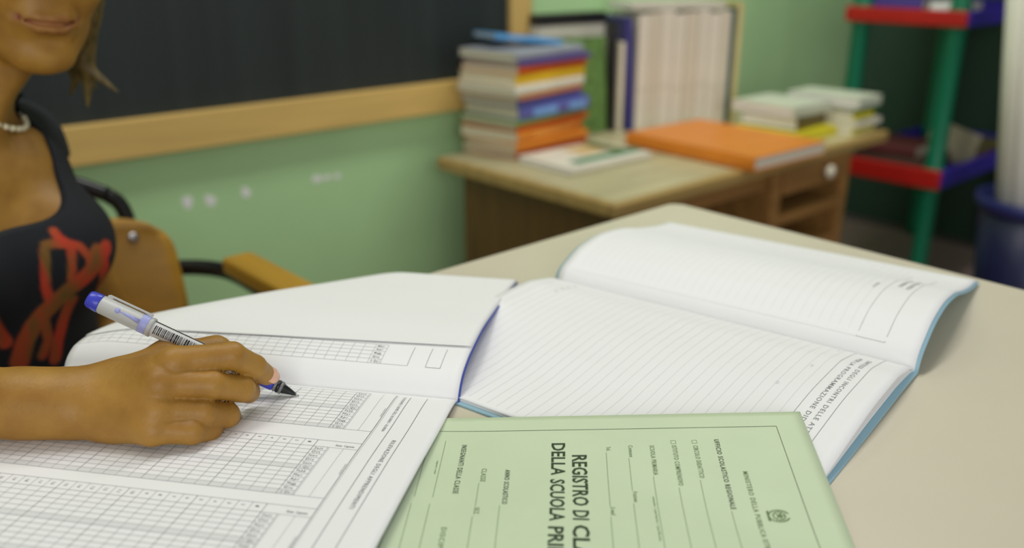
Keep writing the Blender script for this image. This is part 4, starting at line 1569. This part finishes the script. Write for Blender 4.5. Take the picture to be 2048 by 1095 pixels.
# lip tint weight from the distance to the lip lines
loc_ = (V_all - H0) @ HM
lip = np.zeros(len(V_all), np.float32)
near_ = np.abs(loc_).max(1) < 0.13
pts = loc_[near_]
dmin = np.full(len(pts), 10.0)
for pl, w in ((lipU, 0.0046), (lipL, 0.0054)):
    for i in range(4):
        a, b = np.array(pl[i]), np.array(pl[i + 1])
        ab = b - a
        t = np.clip(((pts - a) @ ab) / (ab @ ab), 0, 1)
        dmin = np.minimum(dmin, np.linalg.norm(pts - a - t[:, None] * ab, axis=1) / w)
lip[near_] = np.clip(1.6 - dmin * 1.2, 0, 1)
at_ = body_me.attributes.new('lip_tint', 'FLOAT', 'POINT')
at_.data.foreach_set('value', lip)
# skin
M_skin = bpy.data.materials.new('tanned_skin')
M_skin.use_nodes = True
nt = M_skin.node_tree
bs = nt.nodes['Principled BSDF']
bs.inputs['Roughness'].default_value = 0.48
bs.inputs['Specular IOR Level'].default_value = 0.4
bs.inputs['Subsurface Weight'].default_value = 0.12
bs.inputs['Subsurface Radius'].default_value = (0.006, 0.0025, 0.001)
bs.inputs['Subsurface Scale'].default_value = 1.0
tc = nt.nodes.new('ShaderNodeTexCoord')
n1 = nt.nodes.new('ShaderNodeTexNoise')
n1.inputs['Scale'].default_value = 38
n1.inputs['Detail'].default_value = 5
nt.links.new(tc.outputs['Object'], n1.inputs['Vector'])
cr = nt.nodes.new('ShaderNodeValToRGB')
cr.color_ramp.elements[0].position, cr.color_ramp.elements[1].position = 0.32, 0.70
cr.color_ramp.elements[0].color = lin(146, 103, 38)
cr.color_ramp.elements[1].color = lin(168, 125, 52)
nt.links.new(n1.outputs['Fac'], cr.inputs['Fac'])
am = nt.nodes.new('ShaderNodeAttribute')
am.attribute_name = 'lip_tint'
mx = nt.nodes.new('ShaderNodeMix')
mx.data_type = 'RGBA'
nt.links.new(am.outputs['Fac'], mx.inputs[0])
nt.links.new(cr.outputs['Color'], mx.inputs[6])
mx.inputs[7].default_value = lin(142, 78, 62)
nt.links.new(mx.outputs[2], bs.inputs['Base Color'])
n2 = nt.nodes.new('ShaderNodeTexNoise')
n2.inputs['Scale'].default_value = 420
n2.inputs['Detail'].default_value = 3
nt.links.new(tc.outputs['Object'], n2.inputs['Vector'])
bp = nt.nodes.new('ShaderNodeBump')
bp.inputs['Strength'].default_value = 0.22
bp.inputs['Distance'].default_value = 0.0012
nt.links.new(n2.outputs['Fac'], bp.inputs['Height'])
nt.links.new(bp.outputs['Normal'], bs.inputs['Normal'])
person = empty('person', (W0[0], W0[1], 0.432), label='person in a black tank top with red print, writing with a pen', cat='person')
hang(link('body', body_me, M_skin), person)

# --- index finger nail
M_nail = mat('fingernail', lin(226, 176, 150), rough=0.25, var=0.03)


def nail(c, n, along, w, l):
    n, along = nv(n), np.asarray(along, float)
    along = nv(along - n * (along @ n))
    side = np.cross(n, along)
    vs, fs = [], []
    N, K = 9, 9
    for i in range(N):
        for j in range(K):
            s, t = -1 + 2 * i / (N - 1), -1 + 2 * j / (K - 1)
            # rounded rectangle
            ww = w * (1 - 0.25 * max(t, 0) ** 3 - 0.12 * max(-t, 0) ** 3)
            vs.append(c + side * s * ww + along * t * l * (1 - 0.12 * s * s) - n * (0.0019 * s * s + 0.0006 * t * t))
    for i in range(N - 1):
        for j in range(K - 1):
            fs.append((i * K + j, (i + 1) * K + j, (i + 1) * K + j + 1, i * K + j + 1))
    ob = hang(link('fingernail', pymesh('fingernail', vs, fs, True), M_nail), person)
    md = ob.modifiers.new('thickness', 'SOLIDIFY')
    md.thickness = 0.0007
    md.offset = -1
    return ob


al_i = nv(idx_j[3] - idx_j[2])
nn_ = nv(-ray(541, 749) * 0.85 + _R * 0.42 + _up * 0.16)
nn_ = nv(nn_ - al_i * (nn_ @ al_i) * 0.7)
nail(idx_j[3] + nn_ * 0.0070 - al_i * 0.0004, nn_, al_i, 0.0050, 0.0062)

# --- tank top: the torso's own shape, a little larger, trimmed at neck, arms and hem
Ft = Field(np.arange(-0.03, 0.40, 0.0026), np.arange(0.90, 1.25, 0.0026), np.arange(0.50, 0.935, 0.0026))
torso_prims(Ft)
Ft.cone(RSH, BW(-0.05, -0.02, 0.898), 0.044, 0.034, 0.04)
Ft.cone(LSH, BW(0.05, -0.025, 0.898), 0.040, 0.034, 0.04)
Ft.cone(NB, NT_, 0.047, 0.044, 0.026)
Ft.cone(LSH, LEL, 0.042, 0.035, 0.03)
Ft.D -= 0.0055
X = Ft.xs[:, None, None] - W0[0]
Y = Ft.ys[None, :, None] - W0[1]
Z = Ft.zs[None, None, :]
lat = X * lx[0] + Y * lx[1]
fwd = X * fx[0] + Y * fx[1]
latc = np.abs(lat - 0.004)
scoop = np.where(fwd > -0.02, 0.803, 0.835) + 0.16 * (latc / 0.110) ** 3.4      # neckline height
neckcut = np.minimum(Z - scoop, 0.110 - 0.45 * np.maximum(0, Z - 0.845) - latc)                                   # >0 inside the scoop
armcut = np.where(lat > 0, lat - (0.178 - 0.5 * np.maximum(0, 0.82 - Z)), -lat - 0.128) * 1.0
armcut = np.minimum(armcut, Z - 0.765 - 0.5 * np.maximum(0, 0.128 - latc))
armcut = np.maximum(armcut, np.minimum(lat - 0.140, 0.83 - Z))
hem = np.maximum(0.53 - Z, Z - 0.922)
Ft.D = np.maximum(np.maximum(Ft.D, neckcut), np.maximum(armcut, hem)).astype(np.float32)
Vt, Qt = Ft.mesh(2)
del Ft
top_me = fast_mesh('tank_top', Vt, Qt)
# red-orange brush print on the front: strokes given across (metres from the middle) and up
latv = (Vt[:, 0] - W0[0]) * lx[0] + (Vt[:, 1] - W0[1]) * lx[1]
fwdv = (Vt[:, 0] - W0[0]) * fx[0] + (Vt[:, 1] - W0[1]) * fx[1]


def survey(u, v):
    """where a line of sight first meets the front of the top, as (across, height)"""
    d_ = ray(u, v)
    d_ = d_ / np.linalg.norm(d_)
    rel = Vt - _C
    t_ = rel @ d_
    off = np.linalg.norm(rel - t_[:, None] * d_, axis=1)
    ok = off < 0.006
    if not ok.any():
        k = np.argmin(off)
    else:
        k = np.nonzero(ok)[0][np.argmin(t_[ok])]
    return latv[k], Vt[k, 2]


strokes = [
    ([(118, 456), (128, 475), (148, 488), (170, 497), (188, 515), (190, 535)], 0.0042),
    ([(104, 490), (120, 487), (140, 490)], 0.0048),
    ([(152, 495), (155, 530), (152, 562)], 0.0044),
    ([(98, 508), (95, 545), (99, 580), (104, 610), (112, 628)], 0.0046),
    ([(222, 500), (205, 530), (180, 560), (150, 585), (122, 610), (98, 632), (78, 655), (62, 690), (52, 725)], 0.0105),
    ([(205, 500), (218, 540), (214, 580)], 0.008),
    ([(150, 610), (140, 640), (128, 680), (120, 720)], 0.0075),
    ([(100, 640), (110, 680), (95, 715)], 0.006),
    ([(0, 668), (12, 672)], 0.004),
    ([(-60, 560), (-40, 600), (-10, 640), (20, 690)], 0.007),
]
printw = np.zeros(len(Vt), np.float32)
P2 = np.stack([latv, Vt[:, 2]], 1)
for pl, w in strokes:
    q_ = [np.array(survey(u, v)) for u, v in pl]
    for i in range(len(q_) - 1):
        a, b = q_[i], q_[i + 1]
        ab = b - a
        t = np.clip(((P2 - a) @ ab) / (ab @ ab + 1e-9), 0, 1)
        d_ = np.linalg.norm(P2 - a - t[:, None] * ab, axis=1)
        printw = np.maximum(printw, np.clip((w - d_) / 0.0022 + 0.5, 0, 1))
printw[fwdv < 0.0] = 0
pa = top_me.attributes.new('print_mask', 'FLOAT', 'POINT')
pa.data.foreach_set('value', printw.astype(np.float32))
M_top = bpy.data.materials.new('black_jersey_with_print')
M_top.use_nodes = True
nt = M_top.node_tree
bs = nt.nodes['Principled BSDF']
bs.inputs['Roughness'].default_value = 0.85
tc = nt.nodes.new('ShaderNodeTexCoord')
n1 = nt.nodes.new('ShaderNodeTexNoise')
n1.inputs['Scale'].default_value = 26
mp = nt.nodes.new('ShaderNodeMapping')
mp.inputs['Scale'].default_value = (1.6, 1.6, 0.5)
nt.links.new(tc.outputs['Object'], mp.inputs['Vector'])
nt.links.new(mp.outputs['Vector'], n1.inputs['Vector'])
cr = nt.nodes.new('ShaderNodeValToRGB')
cr.color_ramp.elements[0].position, cr.color_ramp.elements[1].position = 0.40, 0.66
cr.color_ramp.elements[0].color = lin(206, 66, 40)
cr.color_ramp.elements[1].color = lin(128, 96, 40)
nt.links.new(n1.outputs['Fac'], cr.inputs['Fac'])
am = nt.nodes.new('ShaderNodeAttribute')
am.attribute_name = 'print_mask'
mx = nt.nodes.new('ShaderNodeMix')
mx.data_type = 'RGBA'
nt.links.new(am.outputs['Fac'], mx.inputs[0])
mx.inputs[6].default_value = lin(24, 28, 34)
nt.links.new(cr.outputs['Color'], mx.inputs[7])
nt.links.new(mx.outputs[2], bs.inputs['Base Color'])
hang(link('tank_top', top_me, M_top), person)

# --- trousers and shoes (under the table)
Fp = Field(np.arange(-0.02, 0.44, 0.007), np.arange(0.60, 1.26, 0.007), np.arange(0.07, 0.64, 0.007))
Fp.ell(BW(0, -0.01, 0.53), (0.165, 0.115, 0.105), MB_, 0.04)
for s in (-1, 1):
    hip, knee, ank = BW(0.085 * s, 0.02, 0.505), BW(0.095 * s, 0.385, 0.500), BW(0.095 * s, 0.36, 0.10)
    Fp.cone(hip, knee, 0.075, 0.055, 0.03)
    Fp.cone(knee, ank, 0.052, 0.040, 0.02)
Fp.D -= 0.008
Fp.D = np.maximum(Fp.D, np.maximum(0.11 - Fp.zs[None, None, :], Fp.zs[None, None, :] - 0.56)).astype(np.float32)
Vp, Qp = Fp.mesh(1)
hang(link('trousers', fast_mesh('trousers', Vp, Qp), mat('dark_denim', lin(40, 46, 66), rough=0.8)), person)
for s in (-1, 1):
    ank = BW(0.095 * s, 0.36, 0.10)
    c = BW(0.095 * s, 0.41, 0.034)
    bm = bmesh.new()
    bm_box(bm, 0, 0, 0, 0.085, 0.25, 0.055, bev=0.024, seg=4)
    hang(bmobj('shoe', bm, mat('black_shoe', lin(30, 30, 32), rough=0.5), None, True, loc=tuple(c), rot=(0, 0, math.atan2(lx[1], lx[0]))), person)

# --- hair: a cap over the skull and loose ends flicking out below the jaw
Fr = Field(np.arange(H0[0] - 0.16, H0[0] + 0.16, 0.0024), np.arange(H0[1] - 0.16, H0[1] + 0.17, 0.0024), np.arange(H0[2] - 0.21, H0[2] + 0.16, 0.0024))
re_ = lambda c, r, k, cut=False: Fr.ell(HW(*c), r, HM, k, cut)
rc = lambda p_, q_, r0, r1, k, cut=False: Fr.cone(HW(*p_), HW(*q_), r0, r1, k, cut)
re_((0, -0.024, 0.046), (0.084, 0.100, 0.090), 0.01)
for s in (-1, 1):
    re_((0.066 * s, -0.012, -0.03), (0.020, 0.040, 0.080), 0.02)
re_((0, -0.075, -0.03), (0.066, 0.035, 0.085), 0.02)
for s in (-1, 1):
    re_((0.050 * s, -0.038, -0.092), (0.024, 0.036, 0.050), 0.015)
re_((0, 0.075, -0.02), (0.058, 0.075, 0.105), 0.008, True)
rs = random.Random(9)
for s in (-1, 1):
    for k in range(16):
        y0 = -0.055 + 0.062 * rs.random()
        p0 = (s * (0.068 + 0.012 * rs.random()), y0, -0.05 - 0.03 * rs.random())
        ln = 0.055 + 0.05 * rs.random()
        p1 = (s * (0.064 + 0.02 * rs.random()), y0 - 0.005 + 0.02 * (rs.random() - .5), p0[2] - ln * 0.7)
        p2 = (s * (0.066 + 0.032 * rs.random()), y0 - 0.01 + 0.05 * (rs.random() - .5), p0[2] - ln * (0.95 + 0.3 * rs.random()))
        rc(p0, p1, 0.010, 0.007, 0.008)
        rc(p1, p2, 0.0075, 0.0018, 0.004)
Vr, Qr = Fr.mesh(1)
del Fr
hair_m = mat('dark_blond_hair', lin(100, 84, 42), rough=0.5, var=0.45, scale=5, stretch=(40, 40, 3), bump=0.5, bscale=6)
hang(link('hair', fast_mesh('hair', Vr, Qr), hair_m), person)
# eyes and brows
M_eye = mat('eye_white', lin(230, 226, 220), rough=0.2)
M_iris = mat('iris', lin(70, 60, 40), rough=0.2)
for s in (-1, 1):
    bm = bmesh.new()
    bmesh.ops.create_uvsphere(bm, u_segments=20, v_segments=12, radius=0.0112)
    e_ = hang(bmobj('eye', bm, M_eye, None, True, loc=tuple(HW(0.031 * s, 0.0700, 0.0260))), person)
    bm = bmesh.new()
    bmesh.ops.create_uvsphere(bm, u_segments=16, v_segments=10, radius=0.0052)
    hang(bmobj('iris', bm, M_iris, None, True, loc=tuple(HW(0.031 * s, 0.0766, 0.0235))), person)
    hang(link('eyebrow', tube_mesh('eyebrow', smooth_path([HW(0.012 * s, 0.0885, 0.050), HW(0.030 * s, 0.0835, 0.055), HW(0.048 * s, 0.070, 0.050)], 5), [0.003] * 6 + [0.0015] * 5, 8), hair_m), person)

# --- necklace: short pale bar beads round the neck
nk = empty('necklace', tuple(BW(0.02, 0.05, 0.885)), label='pale beaded choker necklace around the person\'s neck', cat='necklace')
na = nv(NT_ - NB)
nc = NB + na * 0.080
e1 = nv(np.array([fx[0], fx[1], 0]) - na * (np.array([fx[0], fx[1], 0]) @ na))
e2 = np.cross(na, e1)
M_bead = mat('pale_bead', lin(232, 226, 190), rough=0.35)
pn = nv(na + 0.12 * e1)
e1 = nv(e1 - pn * (e1 @ pn))
e2 = np.cross(pn, e1)
rel = Vb - nc
hgt, rx_, ry_ = rel @ pn, rel @ e1, rel @ e2
okv = (np.abs(hgt) < 0.006) & (np.hypot(rx_, ry_) < 0.105)
angv, radv = np.arctan2(ry_[okv], rx_[okv]), np.hypot(rx_[okv], ry_[okv])


def neck_r(a):
    d_ = np.abs((angv - a + math.pi) % (2 * math.pi) - math.pi)
    m_ = d_ < 0.12
    return float(radv[m_].max()) if m_.any() else 0.055


rad_k = np.array([neck_r(2 * math.pi * k / 40) for k in range(40)])
rad_k = np.minimum(rad_k, 0.064)
rad_k = (np.roll(rad_k, 1) + 2 * rad_k + np.roll(rad_k, -1)) / 4 + 0.0022
nrad = lambda k: float(rad_k[k % 40])
ring_pts = [nc + (e1 * math.cos(2 * math.pi * k / 40) + e2 * math.sin(2 * math.pi * k / 40)) * nrad(k) for k in range(41)]
hang(link('cord', tube_mesh('cord', ring_pts, 0.0012, 8, cap=False), M_bead), nk)
for k in range(-9, 10):
    a = 2 * math.pi * k / 40
    c = nc + (e1 * math.cos(a) + e2 * math.sin(a)) * (nrad(k) + 0.0006)
    td = nv(-e1 * math.sin(a) + e2 * math.cos(a))
    hang(link('bead', tube_mesh('bead', [c - td * 0.0038, c - td * 0.003, c + td * 0.003, c + td * 0.0038], [0.0018, 0.0030, 0.0030, 0.0018], 10), M_bead), nk)
